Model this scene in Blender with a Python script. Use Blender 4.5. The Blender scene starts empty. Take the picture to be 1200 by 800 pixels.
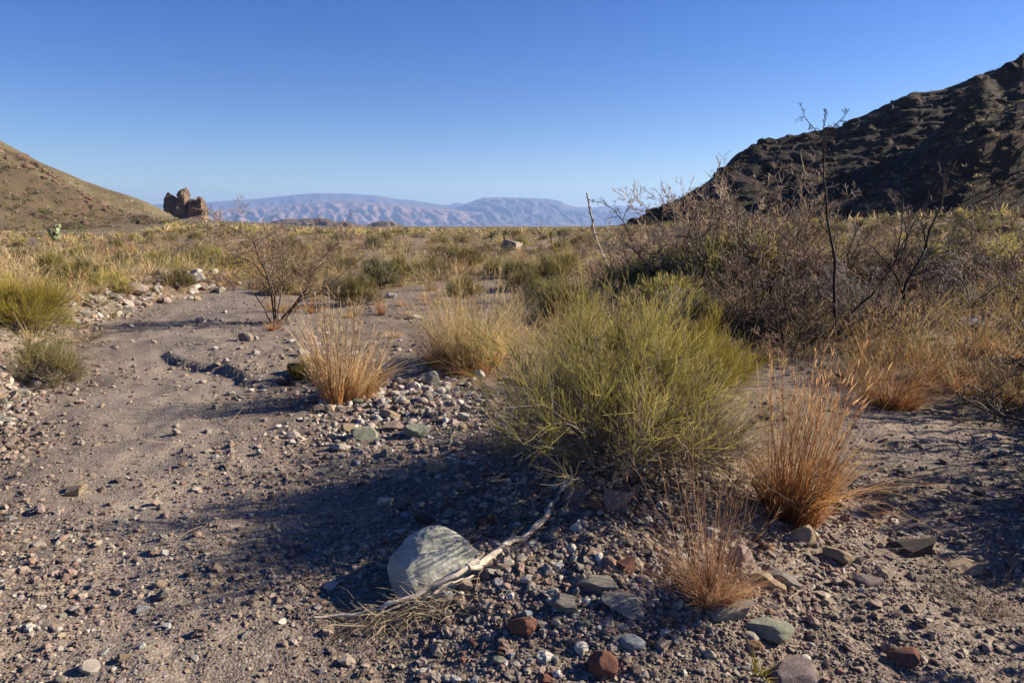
import bpy, math, random
import numpy as np
from mathutils import Vector, Matrix, Euler

rng = np.random.default_rng(11)
random.seed(11)
SC = bpy.context.scene
COL = SC.collection
R = math.radians

# ------------------------------------------------------------------ camera, sky, sun, exposure
EYE = 1.55
F = 800.0                                   # focal length in photograph pixels
HORIZON = 257.0
PITCH = math.atan((400 - HORIZON) / F)
cam = bpy.data.cameras.new('camera')
cam.sensor_width = 36.0
cam.lens = 24.0
cam.clip_start = 0.05
cam.clip_end = 80000
camo = bpy.data.objects.new('camera', cam)
camo.location = (0, 0, EYE)
camo.rotation_euler = (math.pi / 2 - PITCH, 0, 0)
COL.objects.link(camo)
SC.camera = camo

SUN_EL, SUN_AZ = R(27), R(79)               # azimuth clockwise from straight ahead
SUN_DIR = Vector((math.cos(SUN_EL) * math.sin(SUN_AZ), math.cos(SUN_EL) * math.cos(SUN_AZ), math.sin(SUN_EL)))
w = bpy.data.worlds.new('World')
SC.world = w
w.use_nodes = True
nt = w.node_tree
sky = nt.nodes.new('ShaderNodeTexSky')
sky.sky_type = 'NISHITA'
sky.sun_disc = False
sky.sun_elevation = SUN_EL
sky.sun_rotation = SUN_AZ
sky.altitude = 900
sky.air_density = 1.0
sky.dust_density = 0.25
sky.ozone_density = 3.0
hs = nt.nodes.new('ShaderNodeHueSaturation')
hs.inputs['Saturation'].default_value = 1.38
hs.inputs['Hue'].default_value = 0.521
hs.inputs['Value'].default_value = 1.0
nt.links.new(sky.outputs[0], hs.inputs['Color'])
nt.links.new(hs.outputs[0], nt.nodes['Background'].inputs[0])
nt.nodes['Background'].inputs[1].default_value = 0.0515
sl = bpy.data.lights.new('sun', 'SUN')
sl.energy = 5.0
sl.angle = R(0.53)
sl.color = (1.0, 0.885, 0.72)
so = bpy.data.objects.new('sun', sl)
so.rotation_euler = SUN_DIR.to_track_quat('Z', 'Y').to_euler()
COL.objects.link(so)
SC.view_settings.view_transform = 'Standard'
SC.view_settings.look = 'None'
SC.view_settings.gamma = 1
SC.view_settings.exposure = 1.37
SC.view_settings.use_curve_mapping = False
SC.render.engine = 'CYCLES'
cy = SC.cycles
cy.max_bounces = 5
cy.diffuse_bounces = 3
cy.glossy_bounces = 2
cy.transmission_bounces = 3
cy.volume_bounces = 0
cy.transparent_max_bounces = 4
cy.use_denoising = True
try:
    cy.denoiser = 'OPENIMAGEDENOISE'
    cy.denoising_prefilter = 'ACCURATE'
except Exception:
    pass

# ------------------------------------------------------------------ noise
def _h(*a):
    n = np.zeros_like(a[0], dtype=np.uint64)
    for v, k in zip(a, (374761393, 668265263, 2147483647, 1274126177)):
        n = n + v.astype(np.int64).astype(np.uint64) * np.uint64(k)
    n &= np.uint64(0xffffffff)
    n = ((n ^ (n >> np.uint64(13))) * np.uint64(1274126177)) & np.uint64(0xffffffff)
    n = ((n ^ (n >> np.uint64(15))) * np.uint64(2246822519)) & np.uint64(0xffffffff)
    n ^= n >> np.uint64(16)
    return n.astype(np.float64) / 4294967295.0

def vn2(x, y, s=0):
    x = np.asarray(x, float); y = np.asarray(y, float)
    xi, yi = np.floor(x), np.floor(y)
    u, v = x - xi, y - yi
    u = u * u * (3 - 2 * u); v = v * v * (3 - 2 * v)
    S = np.full_like(xi, s)
    a = _h(xi, yi, S); b = _h(xi + 1, yi, S); c = _h(xi, yi + 1, S); d = _h(xi + 1, yi + 1, S)
    return (a * (1 - u) + b * u) * (1 - v) + (c * (1 - u) + d * u) * v

def fbm2(x, y, o=4, s=0, g=0.5):
    t, am, nr = 0.0, 1.0, 0.0
    for k in range(o):
        t = t + am * (vn2(x * 2.03 ** k + 17.3 * k, y * 2.03 ** k - 9.1 * k, s + k) * 2 - 1)
        nr += am; am *= g
    return t / nr

def vn3(p, s=0):
    x, y, z = p[..., 0], p[..., 1], p[..., 2]
    zi = np.floor(z); wv = z - zi; wv = wv * wv * (3 - 2 * wv)
    def sl_(zk):
        return np.stack([vn2(x + 31.7 * q, y + 57.1 * q, s) for q in (0,)])[0] if False else None
    xi, yi = np.floor(x), np.floor(y)
    u, v = x - xi, y - yi
    u = u * u * (3 - 2 * u); v = v * v * (3 - 2 * v)
    S = np.full_like(xi, s)
    def q(k):
        a = _h(xi, yi, zi + k, S); b = _h(xi + 1, yi, zi + k, S); c = _h(xi, yi + 1, zi + k, S); d = _h(xi + 1, yi + 1, zi + k, S)
        return (a * (1 - u) + b * u) * (1 - v) + (c * (1 - u) + d * u) * v
    return q(0) * (1 - wv) + q(1) * wv

def fbm3(p, o=3, s=0):
    t, am, nr = 0.0, 1.0, 0.0
    for k in range(o):
        t = t + am * (vn3(p * 2.03 ** k + 7.7 * k, s + k) * 2 - 1); nr += am; am *= 0.5
    return t / nr

def sstep(a, b, x):
    t = np.clip((x - a) / (b - a), 0, 1)
    return t * t * (3 - 2 * t)

# ------------------------------------------------------------------ pixels to rays
CP, SP = math.cos(PITCH), math.sin(PITCH)
def ray(px, py):
    a = (np.asarray(px, float) - 600) / F
    b = (400 - np.asarray(py, float)) / F
    return a, b * SP + CP, b * CP - SP               # x, y, z (not normalised)

def flat(px, py, z=0.0):
    dx, dy, dz = ray(px, py)
    t = (EYE - z) / np.maximum(-dz, 1e-4)
    return dx * t, dy * t

def proj(x, y, z):
    dz = z - EYE
    f = y * CP - dz * SP
    u = y * SP + dz * CP
    return 600 + F * x / f, 400 - F * u / f

def at_depth(px, py, Y):
    dx, dy, dz = ray(px, py)
    t = Y / dy
    return dx * t, dy * t * np.ones_like(dx), EYE + dz * t

# ------------------------------------------------------------------ ground height
bank_px = [(-60, 560), (0, 505), (32, 470), (42, 445), (62, 402), (100, 383), (165, 358), (240, 341), (268, 333), (285, 322)]
bk = np.array([flat(*p) for p in bank_px])
bank_y = np.concatenate([[-20], bk[:, 1], [60]])
bank_x = np.concatenate([[bk[0, 0] + 0.4], bk[:, 0], [bk[-1, 0] - 3]])
led_px = [(190, 408), (205, 421), (232, 428), (262, 431), (284, 438), (303, 447), (330, 449)]
led = np.array([flat(*p) for p in led_px])
def ledge(x, y):
    best = np.full(np.shape(x), 1e9); sd = np.zeros(np.shape(x)); tt = np.zeros(np.shape(x))
    n = len(led) - 1
    for i in range(n):
        a, b = led[i], led[i + 1]
        d = b - a; L = d @ d
        t = np.clip(((x - a[0]) * d[0] + (y - a[1]) * d[1]) / L, 0, 1)
        qx, qy = x - a[0] - t * d[0], y - a[1] - t * d[1]
        dist = np.hypot(qx, qy)
        s = np.sign(d[0] * qy - d[1] * qx)
        m = dist < best
        best = np.where(m, dist, best); sd = np.where(m, s * dist, sd); tt = np.where(m, (i + t) / n, tt)
    taper = sstep(0, 0.12, tt) * sstep(1.0, 0.8, tt)
    wob = 0.10 * fbm2(x * 2.6, y * 2.6, 2, 71)
    h = sstep(-0.035, 0.035, sd + wob) * np.exp(-np.maximum(sd, 0) / 1.3)
    low = np.exp(-np.maximum(-sd, 0) / 0.22) * (sd < 0.02)
    return taper * (0.06 * h - 0.022 * low)

def gz(x, y, fine=True):
    x = np.asarray(x, float); y = np.asarray(y, float)
    d = np.hypot(x, y)
    z = -0.010 * np.clip(d - 90, 0, 12000)
    # low rise on the far side, in front of the rock tower
    z = z + 2.5 * np.exp(-((x + 92) / 30) ** 2 - ((y - 190) / 50) ** 2)
    z = z + 0.045 * np.maximum(0, x - 14) * sstep(25, 70, y) * sstep(400, 150, y)
    z = z + 0.004 * np.maximum(0, -x - 16) * sstep(25, 60, y) * sstep(400, 150, y)
    # left bank of the wash
    bx = np.interp(y, bank_y, bank_x) + 0.18 * fbm2(x * 1.3, y * 1.3, 3, 5)
    e = bx - x
    bh = 0.45 * sstep(26, 13, y)
    z = z + bh * (0.85 * sstep(0.0, 0.75, e + .22 * fbm2(x * 4, y * 4, 3, 6)) + 0.25 * sstep(0.6, 2.5, e))
    # vegetated flat beyond the wash and the stony bar
    z = z + 0.24 * np.exp(-((x - 0.62) / 0.95) ** 2 - ((y - 3.85) / 1.0) ** 2)
    z = z + 0.085 * np.exp(-((x + 0.10) / 0.22) ** 2 - ((y - 2.70) / 0.17) ** 2)
    z = z + 0.14 * np.exp(-((x - 0.50) / 0.62) ** 2 - ((y - 2.55) / 0.6) ** 2)
    z = z + 0.10 * np.exp(-((x + 0.5) / 1.0) ** 2 - ((y - 7.3) / 0.9) ** 2)
    z = z + 0.18 * sstep(0, 2.0, x - np.interp(y, [0, 5.5, 6.5, 9, 12, 16, 60], [60, 14, 3.0, 1.6, 2.4, 3.5, 4])) * sstep(6, 8.5, y)
    z = z + ledge(x, y)
    near = sstep(90, 12, d)
    z = z + 0.075 * fbm2(x * 0.45, y * 0.45, 3, 1) * near
    if fine:
        z = z + 0.042 * fbm2(x * 2.1, y * 2.1, 3, 2) * near + 0.018 * fbm2(x * 9, y * 9, 2, 3) * near
        z = z + 0.25 * fbm2(x * 0.12, y * 0.12, 3, 4) * sstep(12, 60, d)
    return z

def at(px, py):
    """where the sight line through a pixel of the photograph meets the ground"""
    px = np.asarray(px, float); py = np.asarray(py, float)
    z = np.zeros_like(px)
    for _ in range(14):
        x, y = flat(px, py, np.minimum(z, EYE - 0.05))
        y = np.clip(y, 0.3, 400); 
        z = 0.5 * z + 0.5 * gz(x, y)
    x, y = flat(px, py, np.minimum(z, EYE - 0.05))
    return x, y, gz(x, y)

gravel_poly_px = [(-300, 620), (0, 505), (34, 470), (44, 445), (64, 402), (102, 383), (167, 357), (242, 341), (300, 333), (345, 346), (440, 346),
                  (505, 333), (560, 328), (650, 329), (690, 350), (640, 372), (560, 385), (520, 440), (565, 470), (560, 560), (640, 600), (880, 620), (1000, 520),
                  (960, 470), (860, 440), (880, 415), (1000, 440), (1100, 484), (1300, 520), (1900, 800), (1900, 1100), (-700, 1100), (-700, 700)]
GP = np.array([flat(*p) for p in gravel_poly_px])
def in_poly(x, y, P=GP):
    x = np.asarray(x, float); y = np.asarray(y, float)
    c = np.zeros(np.shape(x), bool)
    j = len(P) - 1
    for i in range(len(P)):
        xi, yi, xj, yj = P[i, 0], P[i, 1], P[j, 0], P[j, 1]
        c ^= ((yi > y) != (yj > y)) & (x < (xj - xi) * (y - yi) / ((yj - yi) + 1e-12) + xi)
        j = i
    return c

# ------------------------------------------------------------------ mesh building
def to_mesh(name, V, quads=None, tris=None, T=None, smooth=False, mat=None, attrs=None):
    me = bpy.data.meshes.new(name)
    V = np.ascontiguousarray(np.asarray(V, np.float32).reshape(-1, 3))
    parts, tot = [], []
    if quads is not None and len(quads):
        parts.append(np.asarray(quads, np.int32).ravel()); tot.append(np.full(len(quads), 4, np.int32))
    if tris is not None and len(tris):
        parts.append(np.asarray(tris, np.int32).ravel()); tot.append(np.full(len(tris), 3, np.int32))
    li = np.concatenate(parts); lt = np.concatenate(tot)
    me.vertices.add(len(V)); me.vertices.foreach_set('co', V.ravel())
    me.loops.add(len(li)); me.loops.foreach_set('vertex_index', li)
    me.polygons.add(len(lt))
    ls = np.concatenate([[0], np.cumsum(lt)[:-1]]).astype(np.int32)
    me.polygons.foreach_set('loop_start', ls)
    me.polygons.foreach_set('use_smooth', np.full(len(lt), smooth, bool))
    me.update(calc_edges=True)
    if T is not None:
        a = me.attributes.new('t', 'FLOAT', 'POINT'); a.data.foreach_set('value', np.asarray(T, np.float32).ravel())
    for k, v in (attrs or {}).items():
        a = me.attributes.new(k, 'FLOAT', 'POINT'); a.data.foreach_set('value', np.asarray(v, np.float32).ravel())
    if mat is not None:
        me.materials.append(mat)
    return me

class Geo:
    def __init__(s): s.V, s.Q, s.Tr, s.T, s.n = [], [], [], [], 0
    def add(s, V, Q=None, Tr=None, T=None):
        V = V.reshape(-1, 3)
        s.V.append(V)
        if Q is not None: s.Q.append(Q + s.n)
        if Tr is not None: s.Tr.append(Tr + s.n)
        s.T.append(np.zeros(len(V)) if T is None else np.asarray(T).ravel())
        s.n += len(V); return s
    def mesh(s, name, mat, smooth=False):
        return to_mesh(name, np.concatenate(s.V), np.concatenate(s.Q) if s.Q else None, np.concatenate(s.Tr) if s.Tr else None, np.concatenate(s.T), smooth, mat)

def nrm(v):
    return v / np.maximum(np.linalg.norm(v, axis=-1, keepdims=True), 1e-9)

def tube_geo(geo, P, Rr, sides=3, t0=0.0, t1=1.0):
    N, K = P.shape[:2]
    ax = nrm(P[:, -1] - P[:, 0])
    rv = rng.normal(size=(N, 3))
    a = nrm(np.cross(ax, rv)); b = np.cross(ax, a)
    ang = 2 * np.pi * np.arange(sides) / sides
    ring = np.cos(ang)[None, :, None] * a[:, None, :] + np.sin(ang)[None, :, None] * b[:, None, :]      # N,s,3
    V = P[:, :, None, :] + Rr[:, :, None, None] * ring[:, None]
    i = np.arange(N)[:, None, None] * K * sides + np.arange(K - 1)[None, :, None] * sides
    s = np.arange(sides)[None, None, :]; s2 = (s + 1) % sides
    Q = np.stack([i + s, i + s2, i + s2 + sides, i + s + sides], -1).reshape(-1, 4)
    T = np.broadcast_to(np.linspace(t0, t1, K)[None, :, None], (N, K, sides))
    geo.add(V, Q, None, T)

def ribbon_geo(geo, P, W, side=None, t0=0.0, t1=1.0):
    N, K = P.shape[:2]
    if side is None:
        side = nrm(np.cross(nrm(P[:, -1] - P[:, 0]), rng.normal(size=(N, 3))))
    off = W[:, :, None] * 0.5 * side[:, None, :]
    V = np.stack([P - off, P + off], 2)
    i = np.arange(N)[:, None] * K * 2 + np.arange(K - 1)[None, :] * 2
    Q = np.stack([i, i + 1, i + 3, i + 2], -1).reshape(-1, 4)
    T = np.broadcast_to(np.linspace(t0, t1, K)[None, :, None], (N, K, 2))
    geo.add(V, Q, None, T)

def paths(p0, d, L, K, wob=0.1, grav=0.0):
    N = len(p0); d = nrm(d.copy()); p = p0.copy(); out = [p0]
    step = (np.asarray(L) * np.ones(N) / (K - 1))[:, None]
    for _ in range(K - 1):
        d = d + wob * rng.normal(size=(N, 3)); d[:, 2] += grav; d = nrm(d)
        p = p + d * step; out.append(p)
    return np.stack(out, 1)

def taper(r0, r1, N, K):
    return (np.linspace(1, 0, K)[None, :] * (np.asarray(r0) * np.ones(N))[:, None] + np.linspace(0, 1, K)[None, :] * (np.asarray(r1) * np.ones(N))[:, None])

def offshoots(P, Rr, m, t0, t1, ang, lr, rr, K=4, wob=0.15, grav=0.0, up=0.0, spread=0.3):
    N, Kp = P.shape[:2]
    idx = np.repeat(np.arange(N), m); n = len(idx)
    t = rng.uniform(t0, t1, n) * (Kp - 1)
    k = np.minimum(t.astype(int), Kp - 2); f = (t - k)[:, None]
    p = P[idx, k] * (1 - f) + P[idx, k + 1] * f
    tan = nrm(P[idx, k + 1] - P[idx, k])
    r = Rr[idx, k] * (1 - f[:, 0]) + Rr[idx, k + 1] * f[:, 0]
    q = rng.normal(size=(n, 3)); q -= (q * tan).sum(1, keepdims=True) * tan; q = nrm(q)
    an = ang * rng.normal(1, spread, n)[:, None]
    d = tan * np.cos(an) + q * np.sin(an); d[:, 2] += up
    L = np.linalg.norm(np.diff(P, axis=1), axis=2).sum(1)[idx] * lr * rng.uniform(0.5, 1.25, n) * (1.15 - 0.6 * t / (Kp - 1))
    C = paths(p, d, L, K, wob, grav)
    return C, taper(np.maximum(r * rr, 0.0006), np.maximum(r * rr * 0.35, 0.0005), n, K)

# ------------------------------------------------------------------ materials
def ramp(nt, cols, interp='LINEAR'):
    n = nt.nodes.new('ShaderNodeValToRGB'); cr = n.color_ramp; cr.interpolation = interp
    while len(cr.elements) < len(cols): cr.elements.new(0.5)
    for i, c in enumerate(cols):
        cr.elements[i].position = i / (len(cols) - 1) if interp == 'LINEAR' else i / len(cols)
        cr.elements[i].color = (*c, 1)
    return n

def mixrgb(nt, mode, a, b, fac=1.0):
    n = nt.nodes.new('ShaderNodeMixRGB'); n.blend_type = mode
    for sock, v in ((n.inputs[1], a), (n.inputs[2], b), (n.inputs[0], fac)):
        if hasattr(v, 'is_linked') or hasattr(v, 'links'): nt.links.new(v, sock)
        elif isinstance(v, tuple): sock.default_value = (*v, 1)
        else: sock.default_value = v
    return n.outputs[0]

def math_(nt, op, a, b=0.0, clamp=False):
    n = nt.nodes.new('ShaderNodeMath'); n.operation = op; n.use_clamp = clamp
    for sock, v in ((n.inputs[0], a), (n.inputs[1], b)):
        if hasattr(v, 'links'): nt.links.new(v, sock)
        else: sock.default_value = v
    return n.outputs[0]

def maprange(nt, v, a, b, c, d):
    n = nt.nodes.new('ShaderNodeMapRange')
    nt.links.new(v, n.inputs[0])
    for i, q in enumerate((a, b, c, d)): n.inputs[i + 1].default_value = q
    return n.outputs[0]

def new_mat(name):
    m = bpy.data.materials.new(name); m.use_nodes = True
    nt = m.node_tree; b = nt.nodes['Principled BSDF']
    b.inputs['Specular IOR Level'].default_value = 0.2
    b.inputs['Roughness'].default_value = 0.9
    return m, nt, b

def plant_mat(name, cols, tip=None, base=None, trans=0.25, rough=0.75, spec=0.25, vary=0.25):
    m, nt, b = new_mat(name)
    g = nt.nodes.new('ShaderNodeNewGeometry')
    c = ramp(nt, cols); nt.links.new(g.outputs['Random Per Island'], c.inputs[0]); c = c.outputs[0]
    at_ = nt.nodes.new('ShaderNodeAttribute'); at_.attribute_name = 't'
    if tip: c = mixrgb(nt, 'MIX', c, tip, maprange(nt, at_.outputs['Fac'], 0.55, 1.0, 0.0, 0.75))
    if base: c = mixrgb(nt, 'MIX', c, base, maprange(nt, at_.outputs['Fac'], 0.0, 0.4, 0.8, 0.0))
    pn = noise(nt, 3.2, 3)
    c = mixrgb(nt, 'MULTIPLY', c, ramp_of(nt, maprange(nt, pn.outputs[0], .3, .7, 0, 1), [(.62, .58, .55), (1.0, .98, .95), (1.32, 1.22, 1.1)]), 1.0)
    oi = nt.nodes.new('ShaderNodeObjectInfo')
    v = maprange(nt, oi.outputs['Random'], 0, 1, 1 - vary, 1 + vary)
    h = nt.nodes.new('ShaderNodeHueSaturation'); nt.links.new(v, h.inputs['Value']); nt.links.new(c, h.inputs['Color'])
    c = h.outputs[0]
    nt.links.new(c, b.inputs['Base Color']); b.inputs['Roughness'].default_value = rough
    b.inputs['Specular IOR Level'].default_value = spec
    if trans:
        tr = nt.nodes.new('ShaderNodeBsdfTranslucent'); nt.links.new(c, tr.inputs[0])
        mx = nt.nodes.new('ShaderNodeMixShader'); mx.inputs[0].default_value = trans
        nt.links.new(b.outputs[0], mx.inputs[1]); nt.links.new(tr.outputs[0], mx.inputs[2])
        nt.links.new(mx.outputs[0], nt.nodes['Material Output'].inputs[0])
    return m

def noise(nt, scale, detail=4, coord='Object', rough=0.55, vec=None):
    tc = nt.nodes.new('ShaderNodeTexCoord')
    n = nt.nodes.new('ShaderNodeTexNoise'); n.inputs['Scale'].default_value = scale
    n.inputs['Detail'].default_value = detail; n.inputs['Roughness'].default_value = rough
    nt.links.new(vec if vec is not None else tc.outputs[coord], n.inputs['Vector'])
    return n

def rock_mat(name, cols, scale=9, bump=0.4, bscale=40, vary=0.2, dist=0.01, island=False, rough=0.9):
    m, nt, b = new_mat(name)
    n = noise(nt, scale, 6)
    c = ramp(nt, cols); 
    if island:
        g = nt.nodes.new('ShaderNodeNewGeometry')
        nt.links.new(g.outputs['Random Per Island'], c.inputs[0])
        c = mixrgb(nt, 'MULTIPLY', c.outputs[0], ramp_of(nt, n.outputs[0], [(0.75,) * 3, (1.15,) * 3]), 0.7)
    else:
        nt.links.new(maprange(nt, n.outputs[0], 0.3, 0.7, 0, 1), c.inputs[0]); c = c.outputs[0]
    oi = nt.nodes.new('ShaderNodeObjectInfo')
    h = nt.nodes.new('ShaderNodeHueSaturation')
    nt.links.new(maprange(nt, oi.outputs['Random'], 0, 1, 1 - vary, 1 + vary), h.inputs['Value']); nt.links.new(c, h.inputs['Color'])
    nt.links.new(h.outputs[0], b.inputs['Base Color'])
    b.inputs['Roughness'].default_value = rough
    if bump:
        n2 = noise(nt, bscale, 8, rough=0.65)
        bp = nt.nodes.new('ShaderNodeBump'); bp.inputs['Strength'].default_value = bump; bp.inputs['Distance'].default_value = dist
        nt.links.new(n2.outputs[0], bp.inputs['Height']); nt.links.new(bp.outputs[0], b.inputs['Normal'])
    return m

def ramp_of(nt, fac, cols):
    r = ramp(nt, cols); nt.links.new(fac, r.inputs[0]); return r.outputs[0]

M = {}
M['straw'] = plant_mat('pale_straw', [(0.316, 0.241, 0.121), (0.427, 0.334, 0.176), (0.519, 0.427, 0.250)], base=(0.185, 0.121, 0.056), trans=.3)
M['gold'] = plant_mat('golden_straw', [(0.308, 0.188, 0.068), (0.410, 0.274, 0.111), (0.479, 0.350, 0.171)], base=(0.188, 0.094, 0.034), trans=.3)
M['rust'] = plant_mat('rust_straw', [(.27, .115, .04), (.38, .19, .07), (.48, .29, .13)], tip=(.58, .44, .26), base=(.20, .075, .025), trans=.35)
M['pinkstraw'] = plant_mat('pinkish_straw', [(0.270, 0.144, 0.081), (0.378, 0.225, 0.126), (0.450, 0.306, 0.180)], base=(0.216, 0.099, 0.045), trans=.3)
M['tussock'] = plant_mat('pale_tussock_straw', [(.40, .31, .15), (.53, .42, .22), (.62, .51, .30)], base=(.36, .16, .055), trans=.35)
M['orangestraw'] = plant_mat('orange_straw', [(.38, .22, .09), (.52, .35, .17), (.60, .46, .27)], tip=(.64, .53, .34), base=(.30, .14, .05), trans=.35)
M['greystraw'] = plant_mat('grey_straw', [(0.178, 0.146, 0.097), (0.259, 0.211, 0.146), (0.324, 0.267, 0.186)], trans=.2)
M['green'] = plant_mat('yellow_green_stems', [(.18, .18, .033), (.30, .27, .062), (.41, .35, .11)], tip=(.58, .49, .20), trans=.45)
M['olive'] = plant_mat('olive_stems', [(0.112, 0.112, 0.031), (0.179, 0.163, 0.051), (0.257, 0.223, 0.094)], tip=(0.326, 0.275, 0.129), trans=.45)
M['lime'] = plant_mat('bright_green_stems', [(0.144, 0.147, 0.014), (0.229, 0.198, 0.025), (0.306, 0.243, 0.043)], tip=(0.374, 0.279, 0.079), trans=.45)
M['greygreen'] = plant_mat('grey_green_stems', [(0.130, 0.130, 0.057), (0.194, 0.186, 0.097), (0.275, 0.251, 0.154)], tip=(0.356, 0.308, 0.186), trans=.45)
M['palebroom'] = plant_mat('pale_gold_green_stems', [(.26, .23, .10), (.38, .33, .16), (.48, .41, .22)], tip=(.56, .46, .25), trans=.45)
M['dkgreen'] = plant_mat('dark_green_leaves', [(0.032, 0.045, 0.011), (0.054, 0.068, 0.018), (0.090, 0.099, 0.027)], trans=.2)
M['twig'] = plant_mat('grey_twigs', [(0.122, 0.101, 0.083), (0.187, 0.158, 0.133), (0.252, 0.223, 0.194)], trans=0)
M['greywood'] = plant_mat('grey_weathered_twigs', [(.20, .165, .13), (.30, .255, .205), (.42, .37, .31)], trans=0)
M['browntwig'] = plant_mat('brown_twigs', [(0.117, 0.078, 0.052), (0.185, 0.129, 0.090), (0.263, 0.196, 0.143)], trans=0)
M['redtwig'] = plant_mat('reddish_twigs', [(0.190, 0.126, 0.082), (0.267, 0.184, 0.120), (0.343, 0.252, 0.175)], trans=0)
M['palewhip'] = plant_mat('pale_brown_twigs', [(.26, .19, .13), (.36, .27, .19), (.46, .36, .26)], trans=0)
M['darktwig'] = plant_mat('dark_bark', [(0.016, 0.013, 0.011), (0.032, 0.024, 0.021), (0.054, 0.042, 0.036)], trans=0, rough=.9)
M['midtwig'] = plant_mat('dark_brown_bark', [(0.045, 0.031, 0.025), (0.076, 0.056, 0.043), (0.117, 0.090, 0.073)], trans=0)
M['yucca'] = plant_mat('yucca_leaves', [(.07, .09, .03), (.13, .15, .06), (.22, .22, .10)], trans=.1)
M['cactus'] = plant_mat('cactus_skin', [(.10, .13, .07), (.15, .18, .10), (.19, .21, .13)], trans=0, rough=.6)
M['bleach'] = rock_mat('bleached_wood', [(0.361, 0.276, 0.203), (0.531, 0.435, 0.330), (0.659, 0.574, 0.468)], 14, .5, 60, .05)
M['stalkpale'] = plant_mat('pale_dead_stalk', [(.42, .36, .28), (.52, .46, .38)], trans=0)

# ------------------------------------------------------------------ things and labels
THINGS = []
def tag(o, label=None, cat=None, group=None, kind=None):
    if label: o['label'] = label
    if cat: o['category'] = cat
    if group: o['group'] = group
    if kind: o['kind'] = kind
    return o

def mobj(name, me, parent=None, kind=None):
    o = bpy.data.objects.new(name, me); COL.objects.link(o)
    if parent is not None: o.parent = parent
    if kind: o['kind'] = kind
    return o

def root(name, loc, rz=0.0, s=1.0):
    e = bpy.data.objects.new(name, None); e.empty_display_size = 0.1
    e.location = loc; e.rotation_euler = (0, 0, rz); e.scale = (s, s, s) if np.isscalar(s) else s
    COL.objects.link(e); return e

LANDMARKS = []          # (phrase, px, py)
def landmark(phrase, px, py): LANDMARKS.append((phrase, px, py))
PENDING = []            # things whose label is found from their neighbours: (object, description, px, py)
def later(o, desc, cat, group, px, py):
    o['category'] = cat; o['group'] = group
    PENDING.append((o, desc, float(px), float(py)))

# ------------------------------------------------------------------ THE GROUND
nth = np.concatenate([np.linspace(-180, -47, 30, endpoint=False), np.linspace(-47, 47, 330, endpoint=False), np.linspace(47, 180, 30)])
th = np.radians(nth)
rr = [0.02, 0.5, 0.9, 1.2]
while rr[-1] < 13: rr.append(rr[-1] * 1.0125)
while rr[-1] < 120: rr.append(rr[-1] * 1.03)
while rr[-1] < 23000: rr.append(rr[-1] * 1.07)
rr = np.array(rr)
TH, RR = np.meshgrid(th, rr)
GX, GY = RR * np.sin(TH), RR * np.cos(TH)
GZ = gz(GX, GY)
nr, nc = GX.shape
ii = np.arange(nr - 1)[:, None] * nc + np.arange(nc - 1)[None, :]
Q = np.stack([ii, ii + 1, ii + nc + 1, ii + nc], -1).reshape(-1, 4)
wob = 0.5 * fbm2(GX * 1.1, GY * 1.1, 3, 21)
veg = 1 - in_poly(GX + wob, GY + wob * 0.7).astype(float)
veg[RR > 120] = 1
be = np.interp(GY, bank_y, bank_x) - GX
veg[(be > -.3) & (be < .95 + .3 * wob) & (RR < 16)] = 0
track_x = np.interp(GY, [2, 4, 6, 9, 13], [-1.35, -2.2, -3.2, -4.4, -5.2])
track = np.exp(-((GX - track_x + .15 * wob) / (.40 + .07 * np.maximum(GY, 0))) ** 2) * (GY > 0) * (GY < 40)
gm, nt, b = new_mat('desert_ground')
tc = nt.nodes.new('ShaderNodeTexCoord')
va = nt.nodes.new('ShaderNodeAttribute'); va.attribute_name = 'veg'
vo = nt.nodes.new('ShaderNodeTexVoronoi'); vo.inputs['Scale'].default_value = 95; nt.links.new(tc.outputs['Object'], vo.inputs['Vector'])
vo2 = nt.nodes.new('ShaderNodeTexVoronoi'); vo2.inputs['Scale'].default_value = 38; nt.links.new(tc.outputs['Object'], vo2.inputs['Vector'])
grains = ramp_of(nt, vo.outputs['Color'], [(0.064, 0.050, 0.039), (0.122, 0.096, 0.075), (0.155, 0.124, 0.097), (0.208, 0.170, 0.135), (0.311, 0.273, 0.225)])
n1 = noise(nt, 0.9, 5)
tone = ramp_of(nt, maprange(nt, n1.outputs[0], .3, .7, 0, 1), [(.70, .68, .68), (1.0, .98, .96), (1.30, 1.25, 1.18)])
grav = mixrgb(nt, 'MULTIPLY', grains, tone, 1.0)
n2 = noise(nt, 60, 3)
soil = ramp_of(nt, n2.outputs[0], [(0.107, 0.078, 0.052), (0.174, 0.132, 0.091), (0.239, 0.190, 0.128)])
n3 = noise(nt, 0.28, 6, rough=.7)
soil2 = mixrgb(nt, 'MULTIPLY', soil, ramp_of(nt, n3.outputs[0], [(.7, .7, .62), (1.0, .97, .9), (1.25, 1.15, 1.0)]), 1.0)
ta = nt.nodes.new('ShaderNodeAttribute'); ta.attribute_name = 'track'
grav = mixrgb(nt, 'MIX', grav, mixrgb(nt, 'MULTIPLY', tone, (.222, .197, .174)), math_(nt, 'MULTIPLY', ta.outputs['Fac'], .32))
nearcol = mixrgb(nt, 'MIX', grav, soil2, va.outputs['Fac'])
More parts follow.
